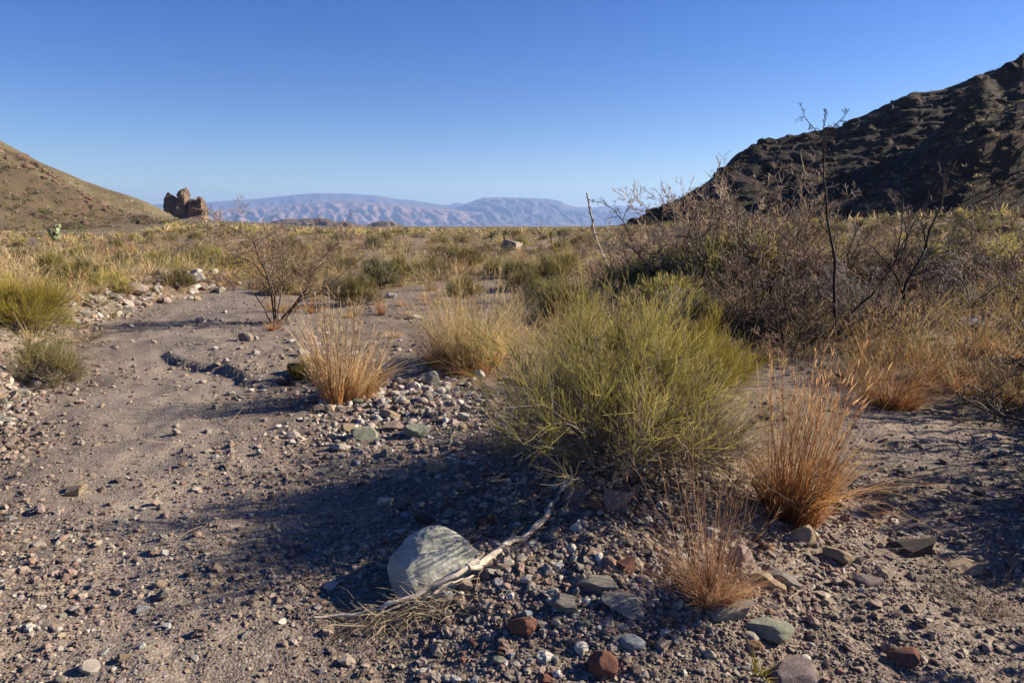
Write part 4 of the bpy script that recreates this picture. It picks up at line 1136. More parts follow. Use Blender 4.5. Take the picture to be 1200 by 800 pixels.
drawn_tree('bare_tree', 790, 352, [
    ([(790, 356), (778, 332), (765, 316), (752, 302), (738, 290), (722, 278)], (1, .3), [0, 0, -.1, -.2, -.3, -.4]),
    ([(765, 316), (764, 304), (772, 294), (782, 286)], (.6, .2), None),
    ([(762, 314), (748, 318), (738, 326)], (.5, .2), None),
    ([(778, 332), (790, 316), (806, 306), (812, 288)], (.5, .2), None)], (9, 7, 5), 'darktwig', 'midtwig', .026, 'dark forked dead branch shrub just above the big yellow green bush', 'tree', 'leafless trees in the dry thicket', fr=.002, lr=.3)
drawn_tree('bare_tree', 752, 318, [
    ([(752, 322), (740, 282), (732, 262), (722, 248), (710, 240), (706, 232)], (1, .3), None),
    ([(730, 258), (734, 246), (742, 236)], (.5, .2), None),
    ([(738, 278), (752, 262), (760, 248)], (.5, .2), None),
    ([(712, 241), (702, 236), (692, 236)], (.35, .15), None)], (9, 6, 4), 'darktwig', 'midtwig', .030, 'dark arching leafless branches right of the pale leaning stalk', 'tree', 'leafless trees in the dry thicket', fr=.003, lr=.26)
landmark('the pale leaning stalk', 697, 270)

# pale dead flower stalk
x0, y0, _ = [float(v) for v in at(712, 326)]
_, _, z0 = at(712, 326)
e = root('flower_stalk', (x0, y0, float(z0)))
P = px_path([(716, 320), (709, 305), (703, 292), (697, 274), (693, 255), (690, 240), (687.5, 226)], y0, x0, y0, float(z0))
s0 = resample(P, 14); gt = Geo(); tube_geo(gt, s0[None], taper(.034, .022, 1, 14), 7); mobj('stalk', gt.mesh('stalk', M['stalkpale'], True), e)
hp, hr = offshoots(s0[None], taper(.03, .03, 1, 14), 90, .35, 1, .9, .035, .5, 3, .1)
gs = Geo(); tube_geo(gs, hp, np.broadcast_to(np.array([.008, .018, .006]), hp.shape[:2]), 4); mobj('seed_pods', gs.mesh('seed_pods', M['greystraw'], True), e, 'stuff')
tag(e, 'pale dead flower stalk leaning left above the thicket', 'dead stalk')

# bleached branch lying by the big rock
def on_ground(pts, lift):
    out = []
    for (a, b_), l in zip(pts, lift):
        x, y, z = at(a, b_); out.append((float(x), float(y), float(z) + l))
    return np.array(out)
e = root('fallen_branch', tuple(on_ground([(520, 672)], [0])[0]))
base = np.array(e.location)
def limb(nm, pts, dep, r0, r1, K=16):
    P = np.stack([np.array([float(v) for v in at_depth(a_, b_, d_)]) for (a_, b_), d_ in zip(pts, dep)])
    zg = gz(P[:, 0], P[:, 1]); P[:, 2] = np.maximum(P[:, 2], zg + r1)
    P = resample(P, K, .005) - base
    gt = Geo(); Rr = np.linspace(r0, r1, K)[None] * (1 + .14 * rng.normal(size=(1, K)))
    tube_geo(gt, P[None], Rr, 7); mobj(nm, gt.mesh(nm, M['bleach'], True), e); return P, Rr
lm = [limb('limb', [(668, 606), (660, 616), (640, 636), (612, 652), (588, 661), (566, 664), (548, 664)], [3.38, 3.30, 3.05, 2.86, 2.74, 2.62, 2.56], .014, .014),
      limb('limb', [(562, 656), (535, 672), (510, 686), (478, 701), (440, 713), (404, 721), (368, 729)], [2.60, 2.53, 2.50, 2.47, 2.45, 2.43, 2.42], .013, .005, 20),
      limb('limb', [(526, 682), (500, 700), (482, 712)], [2.52, 2.47, 2.45], .007, .003),
      limb('limb', [(470, 708), (440, 721), (405, 736)], [2.46, 2.43, 2.39], .006, .002),
      limb('limb', [(590, 664), (560, 674), (530, 681), (508, 692)], [2.72, 2.59, 2.53, 2.50], .008, .004),
      limb('limb', [(612, 652), (620, 666), (626, 680)], [2.85, 2.78, 2.72], .005, .002)]
gt = Geo()
for P, Rr in lm[:3]:
    C, Rc = offshoots(P[None], Rr, 12, .1, .95, .6, .12, .4, 4, .2); tube_geo(gt, C, np.maximum(Rc, .0009), 3)
mobj('twigs', gt.mesh('twigs', M['twig'], True), e, 'stuff')
tag(e, 'bleached forked branch lying in front of the big pale grey rock', 'branch'); landmark('the bleached branch', 520, 690)
# matted flood straw under the branch
x, y, z = [float(v) for v in at(470, 725)]
g1 = Geo(); n = 520
ppx = rng.normal(480, 38, n); ppy = 716 - (ppx - 480) * .25 + rng.normal(4, 8, n)
X, Y, Z = at(ppx, ppy)
d = np.stack([rng.normal(-.6, .7, n), rng.normal(-.35, .5, n), rng.normal(.05, .25, n)], -1)
P = paths(np.stack([X - x, Y - y, Z - z + rng.uniform(.005, .05, n)], -1), d, rng.uniform(.05, .18, n), 5, .22, -.10)
ribbon_geo(g1, P, np.broadcast_to(np.array([.0022, .0026, .0024, .002, .001]), (n, 5)))
o = mobj('straw_debris', g1.mesh('straw_debris', M['greystraw'])); o.location = (x, y, z)
tag(o, 'mat of flood washed straw caught under the bleached branch', 'debris')

# ------------------------------------------------------------------ GENERAL VEGETATION
PR = {
 'straw': [grass(260, .55, .18, .7, (0, 0), .0065, 'straw', 20, 1.25, .4, 4) for _ in range(3)],
 'gold': [grass(260, .6, .16, .6, (0, 0), .0065, 'gold', 24, 1.25, .35, 4) for _ in range(3)],
 'rustg': [grass(260, .5, .14, .7, (0, 0), .006, 'rust', 14, 1.2, .45, 4) for _ in range(2)],
 'greyg': [grass(260, .45, .22, .9, (0, 0), .006, 'greystraw', 10, 1.3, .6, 4) for _ in range(2)],
 'broomg': [broom(.7, 1.0, 36, 5, 8, 'green', 'twig', .2, .85, .0042, .004, .3, .36) for _ in range(2)],
 'broomo': [broom(.75, 1.1, 36, 5, 8, 'olive', 'twig', .2, .85, .0042, .004, .3, .36) for _ in range(2)],
 'broomgg': [broom(.7, 1.1, 36, 5, 8, 'greygreen', 'twig', .2, .85, .0042, .004, .3, .36) for _ in range(2)],
 'twigr': [twiggy(1.6, 1.9, 8, (7, 6, 4), 'midtwig', 'redtwig', .013, 0, fr=.0045) for _ in range(3)],
 'twigg': [twiggy(1.1, 1.6, 9, (7, 6, 4), 'midtwig', k, .012, 0, low=.2, fr=.003) for k in ('browntwig', 'twig', 'redtwig')],
 'twigd': [twiggy(1.3, 1.7, 8, (7, 6, 4), 'darktwig', k, .014, 0, low=.25, fr=.003) for k in ('midtwig', 'browntwig')],
 'leafy': [twiggy(1.0, 1.3, 9, (7, 6), 'midtwig', 'browntwig', .012, 2600, 'dkgreen', fr=.003) for _ in range(2)],
 'leafyo': [twiggy(1.3, 1.5, 9, (7, 6), 'midtwig', 'browntwig', .012, 2400, 'olive', fr=.003) for _ in range(2)],
}
PR['whip'] = [twiggy(2.9, 2.3, 9, (6, 6, 4), 'midtwig', 'palewhip', .016, 0, low=.55, wob=.16, fr=.0046, up=.12) for _ in range(3)]
PR['whipd'] = [twiggy(2.6, 2.6, 7, (6, 6, 4), 'darktwig', 'midtwig', .020, 0, low=.45, wob=.22, fr=.0042, up=.08) for _ in range(2)]
INFO = {  # name, description, category, group, width
 'straw': ('bunch_grass', 'pale straw grass clump', 'grass clump', 'bunch grass clumps', .8),
 'gold': ('bunch_grass', 'golden grass clump', 'grass clump', 'bunch grass clumps', .75),
 'rustg': ('bunch_grass', 'rust brown grass clump', 'grass clump', 'bunch grass clumps', .7),
 'greyg': ('bunch_grass', 'greyish dry grass clump', 'grass clump', 'bunch grass clumps', .8),
 'broomg': ('broom_shrub', 'yellow green broom bush', 'shrub', 'yellow green broom shrubs', 1.0),
 'broomo': ('broom_shrub', 'olive broom bush', 'shrub', 'yellow green broom shrubs', 1.1),
 'broomgg': ('broom_shrub', 'grey green broom bush', 'shrub', 'yellow green broom shrubs', 1.1),
 'twigr': ('bare_shrub', 'reddish leafless shrub', 'shrub', 'leafless shrubs on the flat', 1.8),
 'twigg': ('bare_shrub', 'grey twiggy shrub', 'shrub', 'leafless shrubs on the flat', 1.6),
 'twigd': ('bare_shrub', 'dark twiggy shrub', 'shrub', 'leafless shrubs on the flat', 1.7),
 'whip': ('bare_shrub', 'wispy reddish leafless shrub', 'shrub', 'leafless shrubs on the flat', 1.6),
 'whipd': ('bare_shrub', 'wispy dark leafless shrub', 'shrub', 'leafless shrubs on the flat', 1.6),
 'leafy': ('leafy_shrub', 'dark green leafy shrub', 'shrub', 'leafy shrubs on the flat', 1.3),
 'leafyo': ('leafy_shrub', 'olive leafy shrub', 'shrub', 'leafy shrubs on the flat', 1.5),
}
VEG = []
KH = {'whip': 1.75, 'whipd': 1.6, 'twigr': 1.35, 'twigd': 1.35, 'leafyo': 1.35, 'twigg': 1.15, 'leafy': 1.1}
def skyline(u):
    return float(np.interp(u, [0, 150, 205, 255, 330, 560, 700, 770, 850, 900, 1000, 1240], [277, 272, 257, 257, 266, 266, 262, 240, 203, 205, 235, 235]))
def put(kind, px, py, s=1.0, pos=None):
    nm, ds, ct, gp, wd = INFO[kind]
    q_ = pos if pos is not None else [float(v) for v in at(px, py)]
    if 0 < q_[1] and abs(q_[0]) < .8 * q_[1]:
        u_, yb = proj(*q_); lim = skyline(u_)
        top = proj(q_[0], q_[1], q_[2] + KH.get(kind, .82) * s * 1.1)[1]
        if top < lim: s = max(.2, s * (yb - lim) / (yb - top))
    size = 'small ' if s < .8 else ('tall ' if s > 1.3 else '')
    if pos is None:
        x, y, z = [float(v) for v in at(px, py)]; pos = (x, y, z)
    else:
        px, py = [float(v) for v in proj(*pos)]
    VEG.append((pos[0], pos[1], wd * s))
    return plant(nm, random.choice(PR[kind]), px, py, (s * random.uniform(.9, 1.15), s * random.uniform(.9, 1.15), s * random.uniform(.88, 1.1)), None, None, ct, gp, size + ds, pos, -.02)

# chosen ones seen in the photograph: kind, px, py of the foot, scale
for a in [
 # right thicket behind the big bush
 ('twigg', 800, 392, .9), ('twigd', 845, 400, .8), ('twigg', 880, 398, .9), ('leafyo', 850, 372, .95), ('twigg', 912, 404, .8), ('twigd', 930, 388, .9),
 ('twigr', 812, 352, 1.15), ('twigr', 850, 345, 1.35), ('twigr', 882, 350, 1.2), ('twigr', 905, 338, 1.2), ('broomg', 775, 366, 1.0), ('leafyo', 812, 330, 1.35), ('leafyo', 868, 326, 1.4), ('twigg', 745, 362, .8),
 ('broomgg', 672, 362, .85), ('twigg', 700, 345, .9), ('broomo', 640, 330, 1.1), ('broomo', 610, 326, 1.0), ('gold', 640, 362, .7), ('straw', 622, 356, .6), ('greyg', 705, 372, .9),
 ('twigg', 950, 385, 1.0), ('twigg', 1000, 375, 1.0), ('twigr', 1030, 362, .9), ('twigg', 1070, 370, .8), ('twigd', 1090, 380, .7), ('twigr', 1150, 350, .9), ('twigg', 1180, 372, .8), ('twigd', 1195, 350, .9), ('twigr', 940, 340, .9),
 # grass fringe at right
 ('straw', 1000, 446, .75), ('gold', 1022, 440, .85), ('greyg', 975, 436, .8), ('rustg', 1105, 456, .9), ('gold', 1082, 448, .8), ('straw', 1130, 462, .9), ('rustg', 1158, 470, .85), ('greyg', 1180, 474, .9), ('straw', 1205, 470, 1.0),
 ('gold', 1120, 438, .9), ('greyg', 1150, 440, 1.0), ('straw', 1180, 446, .9), ('gold', 1050, 424, .9), ('greyg', 1015, 418, .9), ('rustg', 985, 412, .8), ('straw', 1090, 418, .9), ('gold', 1140, 414, .8), ('rustg', 1170, 420, .8), ('greyg', 1200, 424, .9),
 ('greyg', 930, 430, .7), ('rustg', 900, 424, .6), ('twigg', 870, 428, .6), ('straw', 945, 416, .7),
 # left side on the bank
 ('straw', 80, 352, .9), ('straw', 110, 342, .8), ('broomg', 128, 338, .7), ('straw', 150, 346, .7), ('greyg', 172, 344, .7), ('broomo', 100, 330, .8), ('straw', 50, 345, .9), ('straw', 20, 332, 1.0), ('gold', 190, 342, .65), ('broomo', 212, 338, .75), ('greyg', 60, 372, .7), ('greyg', 118, 366, .5), ('gold', 250, 333, .7),
 ('straw', 140, 325, .9), ('broomg', 60, 322, .9), ('straw', 180, 322, .9), ('broomo', 30, 308, 1.1), ('broomg', 90, 305, 1.0), ('straw', 230, 320, .8), ('broomo', 195, 312, .8), ('straw', 10, 352, .9), ('greyg', 95, 420, .35), ('straw', 130, 372, .4),
 ('twigr', 215, 308, 1.0), ('twigr', 185, 300, .9), ('twigd', 38, 288, 1.2), ('leafy', 62, 284, .8), ('twigg', 120, 300, .8),
 # middle
 ('broomo', 470, 326, 1.0), ('broomo', 505, 322, .9), ('straw', 535, 330, .9), ('greyg', 560, 328, .8), ('gold', 545, 320, 1.0), ('broomgg', 440, 322, .9), ('straw', 385, 318, 1.0), ('gold', 350, 318, 1.0), ('straw', 410, 312, .9), ('gold', 300, 322, .9), ('broomg', 270, 316, .8), ('broomo', 350, 326, .7), ('straw', 580, 318, .9),
 ('leafy', 572, 296, 1.3), ('twigd', 590, 300, .9), ('leafy', 625, 298, .9), ('twigd', 560, 302, .8), ('broomo', 660, 318, 1.1), ('broomg', 700, 322, 1.0), ('twigg', 680, 305, 1.0), ('twigr', 520, 300, 1.1), ('twigr', 545, 292, 1.2),
 ('twigr', 345, 300, 1.0), ('twigr', 300, 302, 1.0), ('twigr', 420, 296, 1.1), ('twigg', 470, 300, 1.0), ('twigr', 380, 292, 1.1), ('twigr', 260, 296, 1.1), ('straw', 490, 318, .7),
 ('leafyo', 1150, 300, 1.2), ('broomg', 1185, 296, 1.3), ('broomo', 1130, 290, 1.2), ('leafyo', 1195, 318, 1.2), ('broomo', 930, 300, 1.2), ('broomg', 980, 292, 1.2), ('straw', 1010, 318, 1.0), ('straw', 960, 330, .9), ('gold', 1060, 310, 1.0), ('straw', 1100, 330, .9),
 ]: put(*a)
# more of the right thicket, then grass and shrubs of the middle
for a in [('whip', 790, 350, .95), ('whip', 822, 344, 1.1), ('whip', 846, 352, 1.2), ('whip', 864, 340, 1.25), ('whip', 880, 354, 1.2), ('whip', 905, 344, 1.15), ('whip', 750, 345, .8), ('whip', 838, 348, 1.0), ('whip', 872, 346, 1.1), ('whip', 895, 350, 1.05), ('whip', 855, 340, 1.15), ('whipd', 818, 352, .95), ('whipd', 915, 352, .95), ('whip', 770, 340, .8), ('whipd', 735, 338, .75), ('whip', 930, 346, .9), ('whipd', 965, 352, .9), ('whipd', 1030, 356, .9), ('whipd', 1065, 352, .85), ('whip', 1010, 346, .8), ('whipd', 1150, 345, .85), ('whip', 1185, 340, .8), ('whip', 700, 330, .6), ('twigr', 800, 348, 1.6), ('twigr', 852, 342, 2.0), ('twigr', 884, 338, 2.1), ('twigr', 915, 345, 1.7), ('broomg', 815, 350, 1.9), ('broomo', 850, 356, 1.9), ('broomg', 880, 350, 1.8), ('broomgg', 905, 342, 1.7), ('broomo', 785, 345, 1.6), ('broomg', 760, 350, 1.3), ('leafyo', 835, 340, 1.6), ('leafyo', 895, 332, 1.7),
          ('twigd', 828, 366, 1.8), ('twigd', 872, 372, 1.7), ('twigd', 770, 338, 1.6), ('twigg', 745, 335, 1.3), ('twigd', 905, 366, 1.7), ('twigr', 780, 322, 1.6), ('broomo', 735, 350, 1.2), ('broomg', 790, 372, 1.1), ('broomo', 835, 388, .9), ('twigg', 870, 398, 1.1),
          ('twigd', 940, 366, 1.7), ('twigg', 965, 356, 1.4), ('twigd', 1000, 358, 1.7), ('broomo', 1015, 345, 1.5), ('twigg', 1040, 352, 1.4), ('twigd', 1070, 352, 1.6), ('broomg', 1095, 335, 1.4), ('twigr', 1085, 356, 1.2), ('broomo', 950, 338, 1.5),
          ('twigg', 1130, 368, 1.2), ('twigd', 1165, 345, 1.6), ('broomg', 1180, 325, 1.6), ('twigr', 1195, 345, 1.3), ('twigg', 1010, 398, 1.0), ('twigd', 905, 400, 1.1), ('twigd', 1120, 342, 1.5), ('broomo', 1145, 320, 1.5), ('twigd', 925, 412, .9), ('twigg', 725, 378, .9),
          ('straw', 690, 392, .8), ('gold', 655, 388, .8), ('straw', 618, 372, .7), ('greyg', 640, 400, .7), ('broomo', 668, 378, 1.0), ('gold', 300, 340, .9), ('straw', 345, 343, .8), ('straw', 385, 338, .9), ('gold', 270, 336, .8), ('straw', 430, 332, .9), ('gold', 465, 336, .7), ('broomgg', 395, 344, .7), ('gold', 505, 340, .6), ('straw', 590, 338, .8), ('broomo', 615, 340, .8),
          ('straw', 478, 372, .5), ('greyg', 438, 392, .4), ('gold', 462, 396, .35), ('broomo', 545, 348, .8), ('straw', 520, 356, .6), ('broomg', 640, 356, .9), ('straw', 600, 362, .7), ('greyg', 490, 384, .35), ('gold', 412, 372, .5), ('straw', 372, 352, .7), ('broomo', 330, 344, .7), ('rustg', 500, 352, .5), ('rustg', 470, 358, .4), ('gold', 610, 352, .7)]: put(*a)
for kd, x, y, s in [('leafyo', 4.3, 3.7, 1.6), ('leafyo', 3.6, 2.5, 1.3), ('leafyo', 5.6, 5.3, 1.8), ('leafyo', 5.2, 4.3, 1.7), ('twigd', 4.3, 4.6, 1.3), ('leafyo', 7.2, 6.9, 1.8), ('broomo', 3.35, 3.35, .9), ('broomo', 2.55, 1.75, .8), ('leafyo', 4.4, 2.9, 1.6), ('leafyo', 3.1, 2.05, 1.2), ('leafyo', 6.6, 6.1, 1.7), ('broomo', 4.7, 5.0, 1.0)]:  # unseen shrubs past the right edge, inferred from the shade reaching into view
    put(kd, 0, 0, s, (x, y, float(gz(x, y))))

for k in range(34):
    d = random.uniform(38, 74); u = random.uniform(900, 1230); x = (u - 600) / F * d
    put(random.choice(['broomg', 'leafyo', 'broomo', 'leafyo', 'leafy']), 0, 0, random.uniform(1.1, 1.8), (x, d, float(gz(x, d))))
# the rest of the flat: sown evenly in direction and in the logarithm of distance
mix_l = ['straw'] * 5 + ['broomo'] * 3 + ['broomg'] * 2 + ['gold'] * 3 + ['twigr'] * 3 + ['greyg'] * 2 + ['leafy'] + ['twigg']
mix_m = ['straw'] * 4 + ['broomo'] * 3 + ['twigr'] * 5 + ['gold'] * 2 + ['greyg'] * 2 + ['broomgg'] * 3 + ['leafy'] * 2 + ['twigg'] * 3
mix_r = ['twigg'] * 5 + ['twigr'] * 4 + ['twigd'] * 3 + ['straw'] * 3 + ['leafyo'] * 2 + ['broomg'] * 2 + ['greyg'] * 3 + ['gold'] * 2 + ['broomo'] * 2
cnt = 0; tries = 0
while cnt < 430 and tries < 30000:
    tries += 1
    d = math.exp(random.uniform(math.log(8.5), math.log(85)))
    u = random.uniform(-40, 1240)
    x = (u - 600) / F * d; y = d
    if in_poly(x, y) : continue
    mx = mix_l if u < 260 else (mix_m if u < 700 else mix_r)
    pf = float(fbm2(np.array(x * .13 + 40), np.array(y * .13), 2, 92))
    kd = random.choice(mx)
    if pf > .18 and kd in ('straw', 'gold', 'greyg') and random.random() < .75: kd = random.choice([k for k in mx if k not in ('straw', 'gold', 'greyg')])
    if pf < -.18 and kd not in ('straw', 'gold', 'greyg') and random.random() < .7: kd = random.choice(['straw', 'gold', 'straw', 'greyg'])
    wd = INFO[kd][4]; s = random.choice([random.uniform(.5, .9), random.uniform(.9, 1.7)]) * (1.1 if d > 30 else 1.0)
    if u < 700 and kd in ('twigr', 'twigd', 'twigg', 'leafyo') and d < 17: continue
    z = float(gz(x, y))
    # keep the sight line to the named things free
    pxx, pyy = proj(x, y, z)
    _, ptop = proj(x, y, z + KH.get(kd, .8) * s)
    if 575 < pxx < 625 and d < 36 and ptop < 291: continue
    if d < 45 and float(fbm2(np.array(x * .22), np.array(y * .22), 2, 91)) < -.28: continue
    if any((x - a) ** 2 + (y - b_) ** 2 < (.26 * (wd * s + c)) ** 2 for a, b_, c in VEG): continue
    put(kd, pxx, pyy, s, (x, y, z)); cnt += 1

# yuccas and prickly pears
YU = [yucca(.7, 90, .55), yucca(.25, 90, .6), yucca(.95, 110, .5)]
for px, py, Yd, k, s, lb in [(592, 283, 42, 2, .7, 'yucca with rounded head directly behind the pale boulder'), (577, 284, 44, 0, .7, 'yucca left of the one behind the pale boulder'), (646, 283, 44, 2, .62, 'slim upright yucca right of the pale boulder'),
                             (661, 284, 40, 1, .95, 'spiky low yucca left of the pale leaning stalk'), (1142, 290, 42, 1, 1.3, 'bright green spiky yucca at the foot of the dark hillside'), (102, 276, 62, 0, 1.0, 'single green yucca at the foot of the brown hill'), (1016, 282, 50, 1, 1.1, 'pale arching yucca below the grassy bench')]:
    x = (px - 600) / F * Yd; y = Yd; z = float(gz(x, y))
    plant('yucca', YU[k], px, py, s, None, lb, 'yucca', 'yuccas on the flat', pos=(x, y, z))
for px, Yd, s, n, lb in [(352, 34, 1.5, 12, 'prickly pear beside the leafless brush below the low mesas'), (1062, 34, 1.5, 20, 'grey green prickly pear between the snags and the hillside'), (1084, 36, 1.6, 22, 'pale prickly pear patch left of the bright green yucca'), (1110, 15, 1.2, 16, 'dark prickly pear beside the short leaning snag'), (72, 50, 2.6, 16, 'prickly pear clump on the flat below the brown hill'), (1098, 30, 1.4, 16, 'prickly pear closest to the dark crooked tree'), (522, 40, 1.5, 10, 'small prickly pear on the open flat left of the pale boulder')]:
    x = (px - 600) / F * Yd
    prickly('prickly_pear', x, Yd, float(gz(x, Yd)), s * .62, n, lb)

# ------------------------------------------------------------------ SCRUB too far or too fine to pick apart
def clumps(pts, size, n_sp, mats, name, label, wmul=.10, flat_=.8, fine=None, short=False):
    k = len(pts); which = rng.integers(0, len(mats), k)
    e = None
    for mi, mk in enumerate(mats):
        s = which == mi; kk = int(s.sum())
        if not kk: continue
        p = np.repeat(pts[s], n_sp, 0); sz = np.repeat(size[s], n_sp)
        a = rng.uniform(0, 6.28, len(p)); ct = rng.uniform(.05, 1, len(p)); st = np.sqrt(1 - ct ** 2)
        d = np.stack([st * np.cos(a), st * np.sin(a), ct * flat_], -1)
        st_ = p + d * (sz * rng.uniform(.1, .35, len(p)))[:, None]
        P = np.stack([st_, st_ + d * (sz * .35)[:, None], st_ + (d + rng.normal(0, .2, d.shape)) * (sz * .75 * rng.uniform(.6, 1.1, len(p)))[:, None]], 1)
        if short: P = P[:, [0, 2]]
        W = (sz * wmul if fine is None else np.maximum(.004, np.hypot(p[:, 0], p[:, 1]) * fine))[:, None] * np.array([1.0, .35] if short else [.8, 1.0, .25])[None]
        g1 = Geo(); ribbon_geo(g1, P, W)
        o = mobj(name, g1.mesh(name, M[mk])); tag(o, label % M[mk].name.replace('_', ' '), kind='stuff')
# far flat
n = 5200
d = np.exp(rng.uniform(np.log(70), np.log(420), n)); u = rng.uniform(-80, 1280, n)
x = (u - 600) / F * d
p = np.stack([x, d, gz(x, d)], -1)
sz = rng.uniform(.7, 1.7, n)
ua, ya = proj(p[:, 0], p[:, 1], p[:, 2]); lim = np.interp(ua, [0, 150, 205, 255, 330, 560, 700, 770, 900, 1240], [279, 274, 258, 258, 266, 267, 266, 262, 255, 240])
sz = np.minimum(sz, np.maximum(.25, (ya - lim) / F * p[:, 1] / .72))
clumps(p, sz, 12, ['straw', 'olive', 'green', 'redtwig', 'greygreen', 'tussock'], 'scrub', 'far off desert scrub of %s on the flat', .12, short=True)
# low dead growth and grass between the nearer plants
n = 5600
d = np.exp(rng.uniform(np.log(7.5), np.log(70), n)); u = rng.uniform(-60, 1260, n); x = (u - 600) / F * d
ok = ~in_poly(x, d); x, d = x[ok], d[ok]
p = np.stack([x, d, gz(x, d)], -1)
u = 600 + F * x / d; sz = rng.uniform(.20, .60, len(x))
for sel, mats in (((u < 720) & (rng.uniform(size=len(u)) < .62), ['straw', 'straw', 'gold', 'green', 'greystraw', 'olive', 'tussock']), (u >= 720, ['straw', 'gold', 'greystraw', 'olive', 'browntwig', 'twig'])):
    clumps(p[sel], sz[sel], 24, mats, 'dry_grass', 'low dry ground cover of %s between the bushes', .045, 1.0, .0008, True)
# scrub on the hills
def hill_scrub(S, n, size, mats, name, lbl, vmax=1.0, wm=.10):
    i = (rng.uniform(.05, vmax, n) * (S.shape[0] - 1)).astype(int); j = (rng.uniform(0, 1, n) * (S.shape[1] - 1)).astype(int)
    p = S[i, j] + np.stack([rng.normal(0, .3, n), rng.normal(0, .3, n), np.zeros(n)], -1)
    clumps(p, rng.uniform(.5, 1.3, n) * size, 9, mats, name, lbl, wm * 1.45, short=True)
hill_scrub(LF, 3400, .85, ['olive', 'greystraw', 'browntwig', 'dkgreen', 'dkgreen', 'midtwig'], 'hill_scrub', 'low scrub of %s dotted over the brown spur')
hill_scrub(LB, 1700, .85, ['straw', 'olive', 'straw', 'greystraw'], 'hill_scrub', 'low scrub of %s dotted over the pale slope')
hill_scrub(RB, 4200, .75, ['dkgreen', 'browntwig', 'midtwig', 'dkgreen'], 'hill_scrub', 'low scrub of %s dotted over the dark ridge')
hill_scrub(RF, 4200, .6, ['straw', 'dkgreen', 'browntwig', 'midtwig', 'browntwig'], 'hill_scrub', 'low scrub of %s dotted over the near dark hillside')
def hill_rocks(S, n, size, mat, name, lbl, v0=.1):
    i = (rng.uniform(v0, 1, n) ** .7 * (S.shape[0] - 1)).astype(int); j = (rng.uniform(0, 1, n) * (S.shape[1] - 1)).astype(int)
    keep = fbm2(S[i, j, 0] * .06, S[i, j, 2] * .12, 3, 77) > -.05
    p = S[i, j][keep]; k = len(p); B, Fc = ICO[1]
    V = np.repeat(B[None], k, 0)
    for _ in range(5):
        nn = nrm(rng.normal(size=(k, 1, 3))); dd = rng.uniform(.45, .8, (k, 1))
        V = V - np.maximum((V * nn).sum(-1) - dd, 0)[..., None] * nn
    V = V * (size * np.exp(rng.normal(0, .45, k)))[:, None, None] * np.stack([rng.uniform(.8, 1.6, k), rng.uniform(.7, 1.2, k), rng.uniform(.5, 1.0, k)], -1)[:, None]
    g1 = Geo(); g1.add(V + p[:, None], None, (np.arange(k)[:, None, None] * len(B) + Fc[None]).reshape(-1, 3))
    tag(mobj(name, g1.mesh(name, mat)), lbl, kind='stuff')
hill_rocks(RB, 1300, .9, om2, 'hill_rocks', 'dark broken rocks strewn over the shaded ridge')
hill_rocks(RF, 500, .45, om2, 'hill_rocks', 'dark broken rocks strewn over the near hillside')
hill_rocks(LF, 500, .42, om1, 'hill_rocks', 'reddish broken rocks strewn over the brown spur')
# fine straw litter on the soil
n = 9000
u = rng.uniform(-60, 1260, n); v = 300 + 400 * rng.uniform(0, 1, n) ** 1.2
x, y, z = at(u, v); ok = (~in_poly(x, y)) | (rng.uniform(size=n) < .10); x, y, z = x[ok], y[ok], z[ok]; n = len(x)
P = paths(np.stack([x, y, z + .008], -1), np.stack([rng.normal(size=n), rng.normal(size=n), rng.normal(.1, .15, n)], -1), rng.uniform(.05, .22, n), 3, .2, -.02)
g1 = Geo(); ribbon_geo(g1, P, np.broadcast_to(np.array([.003, .0035, .001]), (n, 3)))
o = mobj('straw_litter', g1.mesh('straw_litter', M['greystraw'])); tag(o, 'fine straw litter scattered on the ground', kind='stuff')

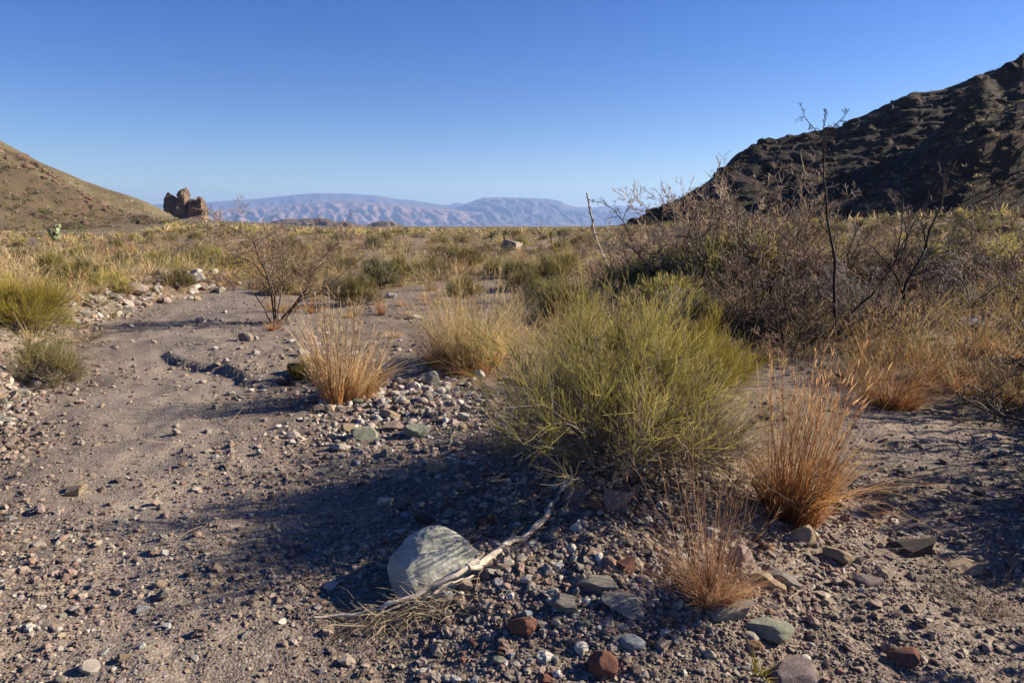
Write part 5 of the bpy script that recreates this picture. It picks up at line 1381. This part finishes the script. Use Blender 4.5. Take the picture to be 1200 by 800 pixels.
# ------------------------------------------------------------------ LABELS of the remaining things, told by their neighbours
for ph, a, b_ in [('the foot of the brown hill', 60, 270), ('the low mesas', 380, 262), ('the flat topped mesa', 610, 240), ('the grassy bench', 1040, 215), ('the dark crooked tree', 1075, 300),
                  ('the white flat rock', 1141, 380), ('the far gravel strip', 560, 338), ('the eroded ledge', 250, 428), ('the rocky left bank', 130, 370), ('the black forked branch', 765, 312), ('the skyline of the ridge', 905, 168), ('the top corner of the hillside', 1190, 75)]: landmark(ph, a, b_)
ORD = [''] + 'second third fourth fifth sixth seventh eighth ninth tenth eleventh twelfth thirteenth fourteenth fifteenth sixteenth seventeenth eighteenth nineteenth twentieth twenty-first twenty-second twenty-third twenty-fourth twenty-fifth twenty-sixth twenty-seventh twenty-eighth twenty-ninth thirtieth'.split()
groups = {}
for o, desc, px, py in PENDING:
    best = min(LANDMARKS, key=lambda l: math.hypot(px - l[1], 1.6 * (py - l[2])))
    dx, dy = px - best[1], py - best[2]
    rel = ('right of' if dx > 0 else 'left of') if abs(dx) > 1.3 * abs(dy) else ('below' if dy > 0 else 'beyond')
    groups.setdefault((desc, rel, best[0]), []).append((math.hypot(dx, dy), o))
for (desc, rel, ph), v in groups.items():
    v.sort(key=lambda t: t[0])
    for i, (_, o) in enumerate(v):
        o['label'] = f"{desc} {rel} {ph}" if len(v) == 1 else (f"closest {desc} {rel} {ph}" if i == 0 else f"{ORD[min(i, 29)]} closest {desc} {rel} {ph}")

# ------------------------------------------------------------------ HAZE
hv = bpy.data.materials.new('thin_blue_haze'); hv.use_nodes = True; nt = hv.node_tree; nt.nodes.clear()
out = nt.nodes.new('ShaderNodeOutputMaterial'); pv = nt.nodes.new('ShaderNodeVolumePrincipled')
pv.inputs['Color'].default_value = (.38, .57, 1.0, 1); pv.inputs['Density'].default_value = 1.1 / 20000; pv.inputs['Anisotropy'].default_value = .2
nt.links.new(pv.outputs[0], out.inputs['Volume'])
hx, hy0, hy1, hz0, hz1 = 24000, -24000, 24000, -190, 745
V = np.array([(x, y, z) for x in (-hx, hx) for y in (hy0, hy1) for z in (hz0, hz1)], float)
Qh = np.array([(0, 1, 3, 2), (4, 6, 7, 5), (0, 4, 5, 1), (2, 3, 7, 6), (0, 2, 6, 4), (1, 5, 7, 3)])
o = mobj('haze', to_mesh('haze', V, Qh, mat=hv)); tag(o, 'thin blue desert haze', kind='stuff')

tri = sum(len(m.loops) - 2 * len(m.polygons) for m in bpy.data.meshes)
print('TRIANGLES', tri, 'GRAVEL', NG, 'OBJECTS', len(bpy.data.objects), 'VEG', cnt)
